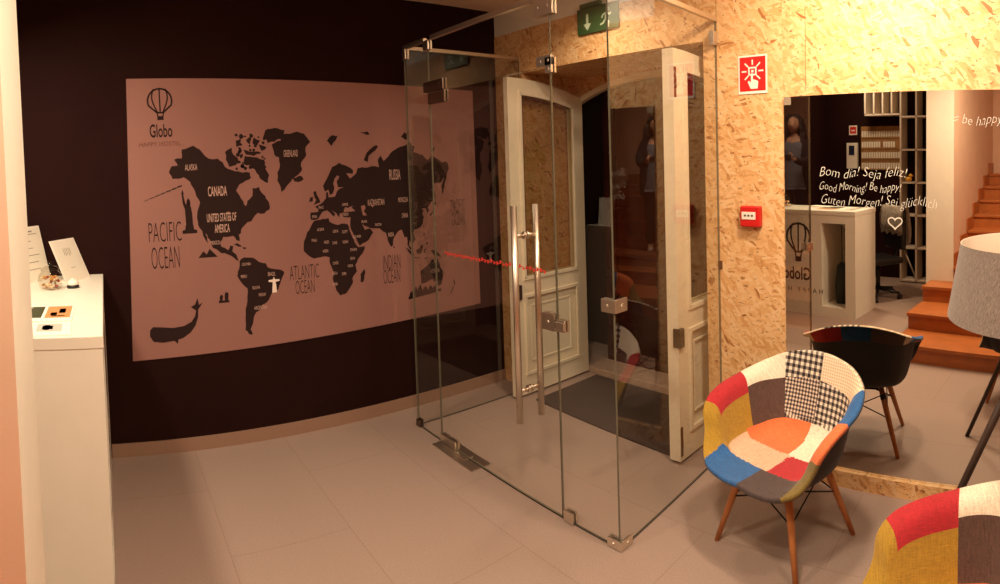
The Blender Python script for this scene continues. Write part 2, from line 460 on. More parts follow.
# closed outer door in the dark behind
d3 = root('door_3', 'dark glossy outer street door behind the entrance threshold', 'door', (-2.6, YD+.26, 0), kind='structure')
OUT = mat('outer_door_varnish', (58, 24, 16), .18, noise=.2, nscale=5)
bm = new_bm(); box(bm, -.8, .8, .03, .06, 0, 2.6)
for c in (-.38, .38):
    ring_frame(bm, c-.36, c+.36, .03, 2.5, .09, 0, .035, 0, frame((0, .03, 0), (1, 0, 0), (0, 0, 1)))
    box(bm, c-.27, c+.27, 0, .03, .95, 1.03)
obj('door_panel', bm, OUT, d3, bevel=.003, kind='structure')
bm = new_bm(); tube(bm, [(-.06, -.05, .9), (-.06, -.05, 1.5)], .012); tube(bm, [(-.06, -.05, .95), (-.06, .01, .95)], .008); tube(bm, [(-.06, -.05, 1.45), (-.06, .01, 1.45)], .008)
obj('door_handle', bm, STEELD, d3, kind='structure')
bm = new_bm(); box(bm, -4.2, -1.1, 4.2, 4.3, 0, 3.2); box(bm, -4.3, -4.2, YD, 4.3, 0, 3.2); box(bm, XJ1+.12, XJ1+.2, YD+.14, 4.3, 0, 3.2); box(bm, -4.2, -1.1, YD+.14, 4.3, 2.75, 2.85)
struct('wall_porch', bm, DARK, 'unlit porch behind the entrance', 'wall')

# ------------------------------------------------------------------ inner wooden door leaves
def leaf(name, label, xface, thick, w, hinge_y, zh, zf):
    """leaf swung 90 degrees into the vestibule; xface = x of the face towards the lobby"""
    r = root(name, label, 'door', (xface-thick/2, hinge_y, 0), kind='structure')
    # local: u runs from the hinge (0) to the free edge (w) along -Y
    M = frame((thick/2, 0, 0), (0, -1, 0), (0, 0, 1)) # x=u, y=z, z axis = (-1,0,0)
    top = lambda u: zh+(zf-zh)*(1-(1-u/w)**2.0)
    z0 = .02
    bm = new_bm()
    N = 12; sw = .115
    us = [sw+(w-2*sw)*i/N for i in range(N+1)]
    prism(bm, [(0, z0), (sw, z0), (sw, top(sw)), (0, top(0))], 0, thick, 0, M)
    prism(bm, [(w-sw, z0), (w, z0), (w, top(w)), (w-sw, top(w-sw))], 0, thick, 0, M)
    for a, b in zip(us, us[1:]):
        prism(bm, [(a, top(a)-.10), (b, top(b)-.10), (b, top(b)), (a, top(a))], 0, thick, 0, M)
    box(bm, sw, w-sw, z0, .17, 0, thick, 0, M); box(bm, sw, w-sw, .77, .90, 0, thick, 0, M)
    obj('leaf_frame', bm, CREAMD, r, kind='structure')
    # mouldings around pane and panel, both faces
    bm = new_bm()
    for zz in ((-.012, .004), (thick-.004, thick+.012)):
        ring_frame(bm, sw-.012, w-sw+.012, .16, .78, .028, *zz, 0, M)
        ring_frame(bm, sw+.06, w-sw-.06, .25, .69, .018, .010 if zz[0] < 0 else thick-.015, .018 if zz[0] < 0 else thick-.006, 0, M)
        box(bm, sw-.012, w-sw+.012, .885, .915, *zz, 0, M)
        for u0 in (sw-.014, w-sw-.014):
            prism(bm, [(u0, .9), (u0+.028, .9), (u0+.028, top(u0)-.085), (u0, top(u0)-.085)], *zz, 0, M)
        for a, b in zip(us, us[1:]):
            prism(bm, [(a, top(a)-.125), (b, top(b)-.125), (b, top(b)-.095), (a, top(a)-.095)], *zz, 0, M)
    obj('moulding', bm, CREAMD, r, bevel=.004, kind='structure')
    bm = new_bm()
    box(bm, sw-.005, w-sw+.005, .15, .79, thick*.35, thick*.65, 0, M)
    obj('lower_panel', bm, CREAMD, r, kind='structure')
    bm = new_bm()
    prism(bm, [(sw-.005, .89)]+[(w-sw+.005, .89)]+[(u, top(u)-.095) for u in reversed(us)], thick*.45, thick*.55, 0, M)
    obj('pane', bm, DGLASS, r, kind='structure')
    return r, M
dl, ML = leaf('door_1', 'cream arched door leaf with glass top, standing open at the left', -3.352, .045, .79, 3.55, 2.285, 2.405)
bm = new_bm(); box(bm, .72, .75, .75, .86, -.02, 0, 0, ML); box(bm, .745, .77, .79, .83, -.028, -.01, 0, ML)
obj('latch', bm, BLACK, dl, bevel=.003, kind='structure')
dr, MR = leaf('door_2', 'cream door leaf seen edge on beside the strand board wall', -1.885, .075, .80, 3.545, 2.285, 2.395)
bm = new_bm(); box(bm, .765, .812, .69, .80, -.022, .03, 0, MR)
obj('rim_lock', bm, BLACK, dr, bevel=.004, kind='structure', label='black rim lock')
bm = new_bm()
for z in (.05, 2.12): box(bm, .775, .795, z, z+.17, -.004, .002, 0, MR); box(bm, .78, .79, z+.05, z+.11, -.009, 0, 0, MR)
obj('flush_bolt', bm, mat('old_brass', (128, 92, 58), .4, metal=1), dr, kind='structure', label='aged brass flush bolts')

bm = new_bm(); Mq = [(-3.25, 2.86), (-3.25, 3.53), (-2.0, 3.53), (-1.99, 2.80)]
prism(bm, Mq, .0005, .012)
T('door_mat', bm, mat('charcoal_mat', (54, 39, 31), .95, noise=.3, nscale=260, bump=.8, bscale=300), 'charcoal ribbed entrance mat lying between the two door leaves', 'doormat', bevel=.003, origin=(-2.6, 3.15, 0))

# ------------------------------------------------------------------ glass vestibule
YG, XS, XG0 = 1.972, -1.692, -3.47
GT = .010; ZG = 2.56
def pane(name, x0, x1, z0, z1, parent, side='y', at=YG):
    bm = new_bm()
    if side == 'y': box(bm, x0, x1, at, at+GT, z0, z1)
    else: box(bm, at-GT, at, x0, x1, z0, z1)
    for f in bm.faces:
        f.normal_update()
        big = abs(f.normal.y) > .5 if side == 'y' else abs(f.normal.x) > .5
        f.material_index = 0 if big else 1
    return obj(name, bm, [GLASS, GEDGE], parent, world=True)
def pane_skew(x0, y0, x1, y1, z0, z1, parent):
    bm = new_bm(); prism(bm, [(x0, y0), (x1, y1), (x1-GT, y1), (x0-GT, y0)], z0, z1)
    for f in bm.faces:
        f.normal_update(); f.material_index = 0 if abs(f.normal.x) > .5 else 1
    return obj('side_glass_panel', bm, [GLASS, GEDGE], parent, world=True)
XSW = XS-.045
gv = root('glass_vestibule', 'frameless clear glass enclosure with steel clips around the entrance doors', 'glass enclosure', (-2.6, 2.4, 0))
XD0, XD1 = -3.165, -2.068
pane('fixed_glass_panel', XG0, XD0-.004, .008, ZG, gv)
pane('fixed_glass_panel', XD1+.004, XS-GT-.001, .008, ZG, gv)
pane('transom_glass_panel', XD0-.002, XD1+.002, 2.232, ZG, gv)
pane_skew(XS, YG, XSW, YF-.002, .008, ZG, gv)
pane('side_glass_panel', YG+GT+.001, YF-.002, .008, ZG, gv, 'x', XG0+GT)
def rail(x0, x1, y0, y1):
    bm = new_bm(); box(bm, x0, x1, y0, y1, ZG-.004, ZG+.022); return bm
obj('top_rail', rail(XG0, -3.20, YG-.009, YG+GT+.009), STEEL, gv, world=True, bevel=.002)
obj('top_rail', rail(-3.12, XS, YG-.009, YG+GT+.009), STEEL, gv, world=True, bevel=.002)
bm = new_bm(); prism(bm, [(XS+.009, YG+GT+.01), (XSW+.009, YF-.001), (XSW-GT-.009, YF-.001), (XS-GT-.009, YG+GT+.01)], ZG-.004, ZG+.022); obj('top_rail', bm, STEEL, gv, world=True, bevel=.002)
obj('top_rail', rail(XG0-.004, XG0+.012, YG+GT+.01, YF-.001), STEEL, gv, world=True, bevel=.002)
def clip(x0, x1, z0, z1, name='clip', mt=STEEL, y=YG, t=.012):
    bm = new_bm(); box(bm, x0, x1, y-t, y, z0, z1); box(bm, x0, x1, y+GT, y+GT+t, z0, z1)
    return bm
def screws(bm, pts, y):
    for x, z in pts: lathe(bm, [(0, 0), (.008, 0), (.008, .003), (0, .003)], n=12, M=frame((x, y, z), (1, 0, 0), (0, 0, 1)))
bm = clip(-2.165, -2.03, 2.478, 2.575); screws(bm, [(-2.13, 2.52), (-2.065, 2.52)], YG-.012); obj('corner_clip', bm, STEEL, gv, world=True, bevel=.002)
bm = clip(XD0-.04, XD0+.02, ZG-.06, ZG+.0); obj('corner_clip', bm, STEEL, gv, world=True, bevel=.002)
bm = clip(XG0, XG0+.035, ZG-.07, ZG); obj('corner_clip', bm, STEEL, gv, world=True, bevel=.002)
bm = clip(-2.09, -2.045, 2.20, 2.275, t=.013); box(bm, -2.15, -2.045, YG-.013, YG, 2.235, 2.285); screws(bm, [(-2.066, 2.22), (-2.066, 2.26), (-2.12, 2.26)], YG-.013)
obj('transom_clip', bm, STEEL, gv, world=True, bevel=.002)
bm = clip(-3.215, -2.99, 2.236, 2.30, t=.013); screws(bm, [(-3.18, 2.27), (-3.03, 2.27)], YG-.013); obj('transom_clip', bm, STEELD, gv, world=True, bevel=.002)
# corner brackets of the right front corner (L-shaped plates)
def lbracket(z0, z1, a=.075, mt=STEEL):
    bm = new_bm(); t = .01
    box(bm, XS-a, XS+t, YG-t, YG, z0, z1); box(bm, XS, XS+t, YG, YG+a, z0, z1)
    box(bm, XS-a, XS-GT-t, YG+GT, YG+GT+t, z0, z1); screws(bm, [(XS-a*.55, (z0+z1)/2)], YG-t)
    lathe(bm, [(0, 0), (.008, 0), (.008, .003), (0, .003)], n=12, M=frame((XS+t, YG+a*.55, (z0+z1)/2), (0, 1, 0), (0, 0, 1)))
    return bm
obj('corner_bracket', lbracket(1.09, 1.15), STEEL, gv, world=True, bevel=.002)
obj('corner_bracket', lbracket(0.002, .045, .075), STEEL, gv, world=True, bevel=.002)
bm = clip(-2.05, -1.985, 0.002, .06); obj('floor_clip', bm, STEEL, gv, world=True, bevel=.002)
bm = clip(XG0, XG0+.05, 0.002, .05); obj('floor_clip', bm, STEELD, gv, world=True, bevel=.002)
bm = new_bm(); box(bm, XSW-GT-.012, XSW+.012, YF-.05, YF-.002, 2.42, 2.50); obj('wall_clip', bm, STEEL, gv, world=True, bevel=.002)
bm = new_bm(); box(bm, XG0, XS, YG+.002, YG+.008, 0.001, .008); prism(bm, [(XS-.002, YG), (XSW-.002, YF), (XSW-.008, YF), (XS-.008, YG)], .001, .008); box(bm, XG0+.002, XG0+.008, YG, YF, .001, .008)
obj('seal', bm, mat('seal', (48, 34, 28), .6), gv, world=True)
bm = clip(-2.063, -2.005, .945, 1.005); box(bm, -2.063, -2.005, YG-.02, YG-.012, .955, .995); obj('strike_plate', bm, STEEL, gv, world=True, bevel=.002)

gd = root('glass_door', 'frameless pivoting glass door with two long steel bar handles', 'door', (XD0, YG, 0))
pane('glass_leaf', XD0+.002, XD1-.002, .012, 2.226, gd)
bm = clip(XD0+.003, XD0+.19, 2.16, 2.226, t=.014); obj('top_patch_fitting', bm, STEELD, gd, world=True, bevel=.002)
bm = clip(XD0+.003, XD0+.17, .012, .06, t=.013); obj('bottom_patch_fitting', bm, STEEL, gd, world=True, bevel=.002)
bm = clip(-2.165, -2.072, .94, 1.025, t=.014); screws(bm, [(-2.12, .985)], YG-.014); obj('lock_plate', bm, STEEL, gd, world=True, bevel=.002)
for s, nm in ((-1, 'outer'), (1, 'inner')):
    y = YG+GT/2+s*.075
    bm = new_bm(); tube(bm, [(-2.29, y, .44), (-2.29, y, 1.555)], .017, 14)
    for z in (.60, 1.40): tube(bm, [(-2.29, y, z), (-2.29, YG+(GT if s > 0 else 0), z)], .011, 12); lathe(bm, [(0, 0), (.02, 0), (.02, .008), (0, .008)], n=14, M=frame((-2.29, YG+(GT if s > 0 else -.008), z), (-1, 0, 0), (0, 0, 1)))
    obj('bar_handle', bm, STEEL, gd, world=True)
bm = new_bm()
for i in range(34):
    x = -3.05+i*.9/33; z = 1.232-.010*abs(sin(i*1.1))-.004
    h = .020 if i % 3 else .014
    box(bm, x, x+.011, YG-.0016, YG-.0002, z, z+h)
    if i < 33: box(bm, x+.011, x+.0273, YG-.0016, YG-.0002, z+.008, z+.012)
obj('safety_sticker_band', bm, mat('sticker_red', (225, 62, 52), .5), gd, world=True, label='thin red dotted safety sticker line')
bm = new_bm(); prism(bm, [(-3.17, 1.90), (-2.74, 1.90), (-2.74, 2.04), (-3.17, 2.04)], 0.0005, .006); box(bm, -3.1, -2.87, YG-.03, YG+.035, .006, .009)
T('floor_spring_cover', bm, STEEL, 'steel floor plate of the door closer under the glass door pivot', 'floor plate', bevel=.001, origin=(-2.98, 1.98, 0))

# ------------------------------------------------------------------ world map mural
wm = root('world_map', 'large rose world map with dark continents on the black wall', 'wall map', (XL, 1.45, .63))
MW = frame((XL, 0, 0), (0, 1, 0), (0, 0, 1))    # x = world y, y = world z, z = +X
bm = new_bm(); prism(bm, [(.131, .61), (.9, .625), (1.8, .645), (2.745, .67), (2.737, 2.348), (.176, 2.41)], .001, .006, 0, MW)
obj('print_sheet', bm, MAPBG, wm, world=True)
def interp(v, tab):
    if v <= tab[0][0]: a, b = tab[0], tab[1]
    elif v >= tab[-1][0]: a, b = tab[-2], tab[-1]
    else:
        for a, b in zip(tab, tab[1:]):
            if a[0] <= v <= b[0]: break
    return a[1]+(b[1]-a[1])*(v-a[0])/(b[0]-a[0])
LON = [(-170, .43), (-140, .57), (-110, .686), (-80, .84), (-60, .965), (-35, 1.158), (-17, 1.302), (0, 1.43), (25, 1.585), (51, 1.76), (77.5, 1.969), (113, 2.20), (130, 2.30), (153, 2.40), (175, 2.50), (190, 2.55)]
LAT = [(-56, .70), (-35, .90), (-12, 1.07), (12, 1.225), (25, 1.34), (36, 1.435), (50, 1.54), (60, 1.65), (66, 1.735), (71, 1.82), (77, 1.94), (83, 2.07)]
LAND = [
 [(-59,50.5),(-53,49),(-53,46.7),(-59,47.7)],[(-84,22.3),(-79,23),(-74,20.3),(-78,20.3)],[(-74,19.8),(-69,19),(-72,17.9)],[(-127,50.8),(-123.5,48.5),(-125,49)],
 # South America
 [(-77.5,8.5),(-75.5,10.8),(-72,12),(-69,11.5),(-62,10.7),(-57,6),(-51.5,4.3),(-50,0),(-44,-2.5),(-38,-4),(-35,-7),(-37,-12),(-39,-17),(-41,-22),(-46,-24),(-48.5,-28),(-52,-33),(-56.5,-35),(-57.5,-38),(-62,-39.5),(-65,-43),(-66,-47),(-69,-51),(-67,-54.8),(-71,-54),(-74.5,-51),(-74,-44),(-73.5,-37),(-71,-30),(-70.3,-19),(-76,-14),(-81,-6),(-80,-2),(-78,2)],
 # Africa
 [(-6,35.5),(0,36),(10,37.3),(11,34),(20,31),(25,31.8),(32,31),(34,28),(37,22),(39,16),(43,11.8),(51,12),(48,5),(42,-1.5),(39,-7),(40.5,-14),(35,-20),(35.5,-24),(32.5,-28),(27,-33.8),(20,-34.7),(18,-32),(15,-27),(12,-18),(13.5,-12),(9,-1),(9.5,4),(5,5.5),(-4,5),(-8,4.5),(-13,8.5),(-17,13),(-16.5,20),(-13,27),(-9.5,31)],
 [(44,-24.5),(47,-25),(50,-16),(49,-12.5),(44.5,-17)],
 # Eurasia
 [(-9,43.3),(-1.5,43.5),(-1.5,46),(-4.5,48.3),(2,50.5),(8,53.7),(8.3,57),(10.5,57.5),(11,54.2),(19,54.5),(21.5,57.5),(24,59),(30,60),(23,60),(21.5,63),(25,65.5),(22,65.8),(17.3,62),(18.5,60),(16.5,56.5),(13,55.5),(11,59),(7,58),(5,61),(12,66),(17,69.5),(25.5,71),(31,70),(41,67.5),(40,66.2),(33,66.6),(37,64),(44,66.3),(46,68.5),(54,68.5),(60,69),(68,68.5),(67,71.5),(70,73),(73,71),(76,72),(80,73.5),(87,75),(98,76.3),(104,77.7),(112,76),(110,74),(123,73),(130,71),(140,72.6),(152,71),(161,69.5),(166,70),(170,69.5),(173,67),(169,65),(168,63),(165,60.5),(164,60),(162.5,56),(157,51),(156,57),(163,62.3),(154,59.4),(142,59),(135.5,54.7),(141,52.5),(138,46.5),(132,43),(129,41),(127.5,39.7),(129.4,36),(126.5,34.5),(125,39.5),(121.5,39.5),(118,39),(122,37),(119.3,35),(121.8,31.5),(120,26),(115,22.7),(108,21.5),(105.7,19),(109,13),(105,9),(101,13),(100,8),(103.5,2),(101,3),(98,9),(98,16),(94.5,16),(91.5,22.5),(87,21.5),(80.3,15.5),(79.8,10.5),(77.5,8.2),(74,15),(72.5,21),(68.5,23.3),(66,25.3),(57,26),(51,28.5),(48.5,30),(51.5,25),(56.3,26),(59.5,22.5),(55,17),(45,12.8),(42.8,15.5),(39,21),(35,28.5),(35.8,36.3),(30.5,36.7),(27.5,37),(26.5,40),(29,41.2),(36,41.5),(41.5,41.7),(37.5,45),(39,47),(35,46),(33,45),(30.5,46.2),(28.5,43.7),(28.5,41.3),(23.5,40.5),(23,36.7),(19.5,41),(13.5,45.3),(18.3,40),(16,38.2),(12,42),(8.8,44.3),(3.3,43.2),(-.3,39.3),(-2,36.9),(-6,36.2),(-9,37),(-9.3,40)],
 [(-5.5,50),(1.3,51.3),(0,53.5),(-2,56),(-3,58.6),(-5.5,58),(-4.5,54.5),(-3,53)],[(-10,52),(-6.3,52.3),(-6,55),(-8.5,54.8)],[(-24,65.5),(-16,66.3),(-14,64.8),(-19,63.5),(-22.5,64)],
 [(53,71.5),(56,74),(66,76.8),(68,76.2),(58,73),(57,70.8)],[(12,78.5),(17,80),(25,80),(20,78),(17,76.8)],[(95,79.5),(100,81),(105,79),(101,78.3)],[(48,80.8),(58,81.3),(60,80.3)],[(138,75.7),(146,75.5),(142,73.5)],
 [(142,53.8),(143.5,50),(142.5,46.2)],[(140.5,42),(141.5,45),(145,43.5),(143,42)],[(131,33.5),(136,35.5),(139.5,38),(141.5,41),(141,36),(136,33.7),(131,31.3)],
 [(80,9.5),(81.8,7.5),(80.3,6.2)],[(121,25),(121.5,22.5),(120.3,23.2)],[(109,20),(110.8,19.7),(109.5,18.4)],[(120.5,18),(122,18),(121,14),(124,13),(123.5,12.6),(120.3,14.2)],[(122.5,8),(126,9.5),(126,6.5)],
 [(95.5,5.5),(100,3),(106,-3),(105,-5.8),(100,-1)],[(109,1.5),(113,3),(117,7),(119,5),(117.5,0),(114.5,-3.8),(110,-2.8)],[(105.5,-6.2),(114,-7.5),(114,-8.6),(106,-7.5)],[(119.5,-3),(120,1),(125,1.5),(121,0),(123,-5),(121,-2.5)],
 [(131,-1),(138,-1.8),(145,-4.3),(150.5,-10.5),(144,-7.7),(138,-8.2),(133,-4)],
 # Australia, Tasmania, New Zealand
 [(114,-22),(114,-34.5),(118,-35),(124,-33.5),(131,-31.7),(135.5,-35),(138,-33.5),(140.5,-38),(146,-39),(150,-37.2),(153.5,-29),(153,-25),(149,-21),(145.5,-15),(142.5,-11),(140.5,-17.5),(135.5,-15),(136.5,-12),(131,-11.5),(128.5,-15),(122.5,-18)],
 [(145,-41),(148,-41),(147,-43.5)],[(173,-35),(178.3,-38),(175,-41.3),(174.5,-39)],[(172.5,-41),(174,-42),(168.5,-46.6),(166.8,-45.8)],
 [(119,-9),(126,-8.6),(121,-10.3)],[(-58,-51.6),(-61,-52)][:0],
]
# North America, Greenland and the arctic islands in wall metres (along the wall, height)
AMERICA = [[(0.51, 1.765), (0.443, 1.76), (0.42, 1.802), (0.439, 1.842), (0.48, 1.845), (0.457, 1.883), (0.507, 1.889), (0.51, 1.946), (0.586, 1.968), (0.627, 1.942), (0.683, 1.881), (0.742, 1.879), (0.775, 1.852), (0.807, 1.809), (0.875, 1.79), (0.909, 1.78), (0.952, 1.778), (0.96, 1.744), (0.924, 1.728), (0.88, 1.705), (0.855, 1.665), (0.884, 1.613), (0.916, 1.56), (0.926, 1.593), (0.963, 1.625), (0.965, 1.676), (1.009, 1.682), (1.05, 1.62), (1.074, 1.568), (1.072, 1.525), (1.015, 1.503), (0.994, 1.512), (0.959, 1.476), (0.889, 1.425), (0.858, 1.374), (0.863, 1.334), (0.84, 1.342), (0.821, 1.371), (0.754, 1.369), (0.733, 1.336), (0.741, 1.306), (0.783, 1.28), (0.798, 1.309), (0.818, 1.304), (0.81, 1.272), (0.835, 1.25), (0.85, 1.203), (0.814, 1.232), (0.782, 1.251), (0.736, 1.264), (0.684, 1.301), (0.667, 1.354), (0.649, 1.389), (0.637, 1.401), (0.653, 1.335), (0.641, 1.349), (0.618, 1.415), (0.593, 1.456), (0.59, 1.521), (0.613, 1.603), (0.584, 1.67), (0.555, 1.736), (0.511, 1.77)],
 [(1.11, 1.958), (1.174, 1.982), (1.167, 2.016), (1.294, 2.039), (1.339, 2.025), (1.383, 1.968), (1.348, 1.934), (1.351, 1.882), (1.312, 1.832), (1.309, 1.771), (1.243, 1.722), (1.186, 1.656), (1.162, 1.64), (1.138, 1.718), (1.141, 1.77), (1.161, 1.82), (1.156, 1.872), (1.125, 1.89)],
 [(1.071, 2.053), (1.133, 2.067), (1.204, 2.05), (1.199, 2.011), (1.129, 1.975), (1.084, 1.968), (1.053, 2.007)],
 [(0.923, 1.888), (0.983, 1.878), (1.053, 1.858), (1.059, 1.799), (1.083, 1.755), (1.072, 1.704), (1.037, 1.723), (0.996, 1.776), (0.955, 1.828), (0.912, 1.838)],
 [(0.792, 1.919), (0.839, 1.945), (0.846, 1.9), (0.879, 1.873), (0.863, 1.832), (0.816, 1.821), (0.796, 1.868)]] + [[(0.867, 1.991), (0.902, 2.002), (0.892, 1.957), (0.869, 1.949)], [(0.916, 1.931), (0.985, 1.915), (1.037, 1.906), (0.984, 1.886), (0.932, 1.897)], [(0.99, 2.009), (1.032, 1.986), (1.004, 1.945), (0.979, 1.971)], [(1.022, 1.961), (1.074, 1.942), (1.038, 1.918)], [(0.936, 1.989), (0.963, 2.01), (0.961, 1.963)]]
rnd = random.Random(3)
def rough(poly):
    out = []
    for (a, b) in zip(poly, poly[1:]+poly[:1]):
        out.append(a)
        d = math.hypot(b[0]-a[0], b[1]-a[1]); k = int(d//4)
        for i in range(1, k+1):
            t = i/(k+1); j = .55 if d < 14 else .9
            out.append((a[0]+(b[0]-a[0])*t+rnd.uniform(-j, j), a[1]+(b[1]-a[1])*t+rnd.uniform(-j, j)*.7))
    return out
bm = new_bm()
for poly in LAND:
    if len(poly) < 3: continue
    p2 = [(interp(a, LON), interp(b, LAT)) for a, b in rough(poly)]
    prism(bm, p2, .0062, .0068, 0, MW)
def rough2(poly, a=.006):
    out = []
    for p, q_ in zip(poly, poly[1:]+poly[:1]):
        out.append(p); L_ = math.hypot(q_[0]-p[0], q_[1]-p[1]); k = int(L_//.028)
        for i in range(1, k+1): t = i/(k+1); out.append((p[0]+(q_[0]-p[0])*t+rnd.uniform(-a, a), p[1]+(q_[1]-p[1])*t+rnd.uniform(-a, a)))
    return out
for n_, poly in enumerate(AMERICA): prism(bm, rough2(poly), .0061, .0066+.00004*n_, 0, MW)
# small scattered islands: arctic archipelago, Aleutians, Scotland, Aegean
for _ in range(34):
    y_, z_ = rnd.uniform(.86, 1.08), rnd.uniform(1.80, 2.03); r_ = rnd.uniform(.006, .015)
    prism(bm, [(y_+r_*rnd.uniform(.6, 1.4)*cos(k*1.05), z_+r_*rnd.uniform(.6, 1.4)*sin(k*1.05)) for k in range(6)], .0061, .0072, 0, MW)
for k in range(7):
    stroke(bm, [(.50-k*.036, 1.715-k*.013), (.468-k*.036, 1.705-k*.013)], .009-.001*k, .0062, .0068, 0, MW)
obj('landmass_print', bm, MAPINK, wm, world=True, label='dark printed continents')['kind'] = 'stuff'
# seas cut back in rose: Hudson handled by outline; Caspian, Red Sea, Black Sea
bm = new_bm()
for poly in ([(48,46),(52,46.8),(53,44),(51,41),(54,37),(50,37),(49,41)], [(33,28),(35,27),(39,20),(43,13),(41.5,14),(37,20)], [(20,63),(24,65),(22,61),(18,58),(20,56)][:0] or [(59,45.5),(61.5,46),(60,43.8)], [(-92,48),(-88,49),(-84.5,46.6),(-87,46.5)], [(-87,45),(-86,42),(-87.7,42)]):
    prism(bm, [(interp(a, LON), interp(b, LAT)) for a, b in poly], .0069, .0073, 0, MW)
obj('inland_sea_print', bm, MAPBG, wm, world=True)
# lettering
def mt(s, y, z, h, w, mi=0, weight=0, bm0=None):
    """word centred at y whose capitals are h tall and the word w wide"""
    own = bm0 is None
    bm = new_bm() if own else bm0
    if h > .085: weight = -.018
    n0 = len(bm.verts)
    text(bm, s, Matrix(), size=1, align='LEFT', mi=mi, weight=weight, extrude=.0)
    bm.verts.ensure_lookup_table(); vs = bm.verts[n0:]
    xa, xb = min(v.co.x for v in vs), max(v.co.x for v in vs); ya, yb = min(v.co.y for v in vs), max(v.co.y for v in vs)
    for v in vs:
        v.co = MW @ Vector((y+((v.co.x-xa)/(xb-xa)-.5)*w, z+((v.co.y-ya)/(yb-ya)-.5)*h, .0075))
    if own:
        o = obj('ocean_name' if h > .085 else 'country_name', bm, MAPINK if h > .085 else MAPWORD, wm, world=True)
        o['label'] = 'dark ocean name' if h > .085 else 'pale country name'
mt('PACIFIC', .377, 1.425, .125, .21, 0); mt('OCEAN', .372, 1.26, .14, .18, 0)
mt('ATLANTIC', 1.30, 1.092, .095, .21); mt('OCEAN', 1.30, .992, .09, .135)
mt('INDIAN', 1.967, 1.093, .10, .14); mt('OCEAN', 1.963, .99, .10, .135)
mt('PACIFIC', 2.56, 1.46, .10, .13); mt('OCEAN', 2.56, 1.36, .10, .12)
bm.free()
bm = new_bm()
mt('CANADA', .73, 1.668, .065, .125, 0, .01); mt('UNITED STATES OF', .75, 1.497, .055, .195, 0, .01); mt('AMERICA', .75, 1.425, .055, .10, 0, .01)
mt('ALASKA', .565, 1.83, .04, .08); mt('GREENLAND', 1.24, 1.895, .045, .10); mt('RUSSIA', 2.02, 1.72, .075, .09)
mt('MEXICO', .70, 1.335, .025, .06); mt('BRAZIL', 1.07, 1.10, .025, .05); mt('ARGENTINA', .985, .885, .025, .09); mt('PERU', .88, 1.10, .02, .04)
mt('COLOMBIA', .90, 1.18, .018, .06); mt('BOLIVIA', .96, 1.02, .02, .05); mt('PARAGUAY', 1.0, .97, .02, .05)
mt('KAZAKHSTAN', 1.86, 1.53, .045, .13); mt('MONGOLIA', 2.08, 1.535, .035, .08); mt('CHINA', 2.09, 1.42, .035, .05); mt('INDIA', 1.97, 1.29, .03, .045); mt('IRAN', 1.76, 1.40, .02, .04)
mt('AUSTRALIA', 2.33, .985, .03, .08); mt('ALGERIA', 1.43, 1.37, .02, .05); mt('LIBYA', 1.54, 1.35, .02, .04); mt('EGYPT', 1.61, 1.34, .02, .04); mt('MALI', 1.38, 1.30, .02, .035)
mt('CHAD', 1.53, 1.27, .02, .035); mt('SUDAN', 1.61, 1.27, .02, .04); mt('ETHIOPIA', 1.67, 1.21, .02, .05); mt('NIGER', 1.47, 1.28, .02, .035); mt('NIGERIA', 1.46, 1.22, .02, .04)
mt('CONGO', 1.53, 1.13, .02, .04); mt('ANGOLA', 1.52, 1.06, .02, .04); mt('ZAMBIA', 1.59, 1.05, .02, .035); mt('NAMIBIA', 1.52, .985, .02, .04); mt('KENYA', 1.66, 1.15, .02, .035); mt('TANZANIA', 1.64, 1.10, .018, .04)
mt('SPAIN', 1.39, 1.46, .02, .035); mt('FRANCE', 1.44, 1.52, .02, .035); mt('TURKEY', 1.62, 1.46, .02, .045); mt('UKRAINE', 1.62, 1.53, .02, .045); mt('SAUDI ARABIA', 1.70, 1.30, .02, .06); mt('PAKISTAN', 1.87, 1.37, .02, .05)
bm.free()
# logo and landmark pictograms
def balloon(bm, M, cx, cz, w, h, z0, z1, lw):
    R = w/2; hz = h*.66
    out = []
    for k in range(25):
        a = -pi/2-.45+ (2*pi-(.0))*0 + (k/24)*(2*pi+.9-.0)*0
    # envelope: circle top with tapering skirt
    pts_ = [(cx-w*.13, cz-h*.24)]
    for k in range(19):
        a = pi+.35-(pi+.7)*k/18
        pts_.append((cx+R*cos(a), cz+h*.17+R*1.02*sin(a)))
    pts_.append((cx+w*.13, cz-h*.24))
    stroke(bm, pts_, lw, z0, z1, 0, M, close=True)
    for s in (-.42, 0, .42):
        q_ = [(cx+s*.25*w, cz-h*.24)]+[(cx+s*w*(.25+.72*sin(t*pi*.5)*(1-.55*t*t*t)), cz-h*.24+t*(h*.41+R*1.0)) for t in [i/8 for i in range(1, 9)]]
        stroke(bm, q_, lw*.8, z0, z1, 0, M)
    prism(bm, [(cx-w*.13, cz-h*.5), (cx+w*.13, cz-h*.5), (cx+w*.13, cz-h*.36), (cx-w*.13, cz-h*.36)], z0, z1, 0, M)
    for s in (-1, 1): stroke(bm, [(cx+s*w*.11, cz-h*.37), (cx+s*w*.13, cz-h*.24)], lw*.7, z0, z1, 0, M)
bm = new_bm()
balloon(bm, MW, .383, 2.23, .155, .18, .0062, .0068, .011)
mt('Globo', .382, 2.072, .085, .145, 0, .012, bm)
obj('logo_print', bm, MAPINK, wm, world=True, label='dark hot-air balloon logo')
bm = new_bm(); mt('HAPPY HOSTEL', .373, 1.988, .028, .27, 0, 0, bm); obj('logo_subtitle', bm, mat('map_brown', (122, 72, 58), .8), wm, world=True)
def P(L_, bm, z0=.0062, z1=.0070): prism(bm, L_, z0, z1, 0, MW)
bm = new_bm()  # sperm whale
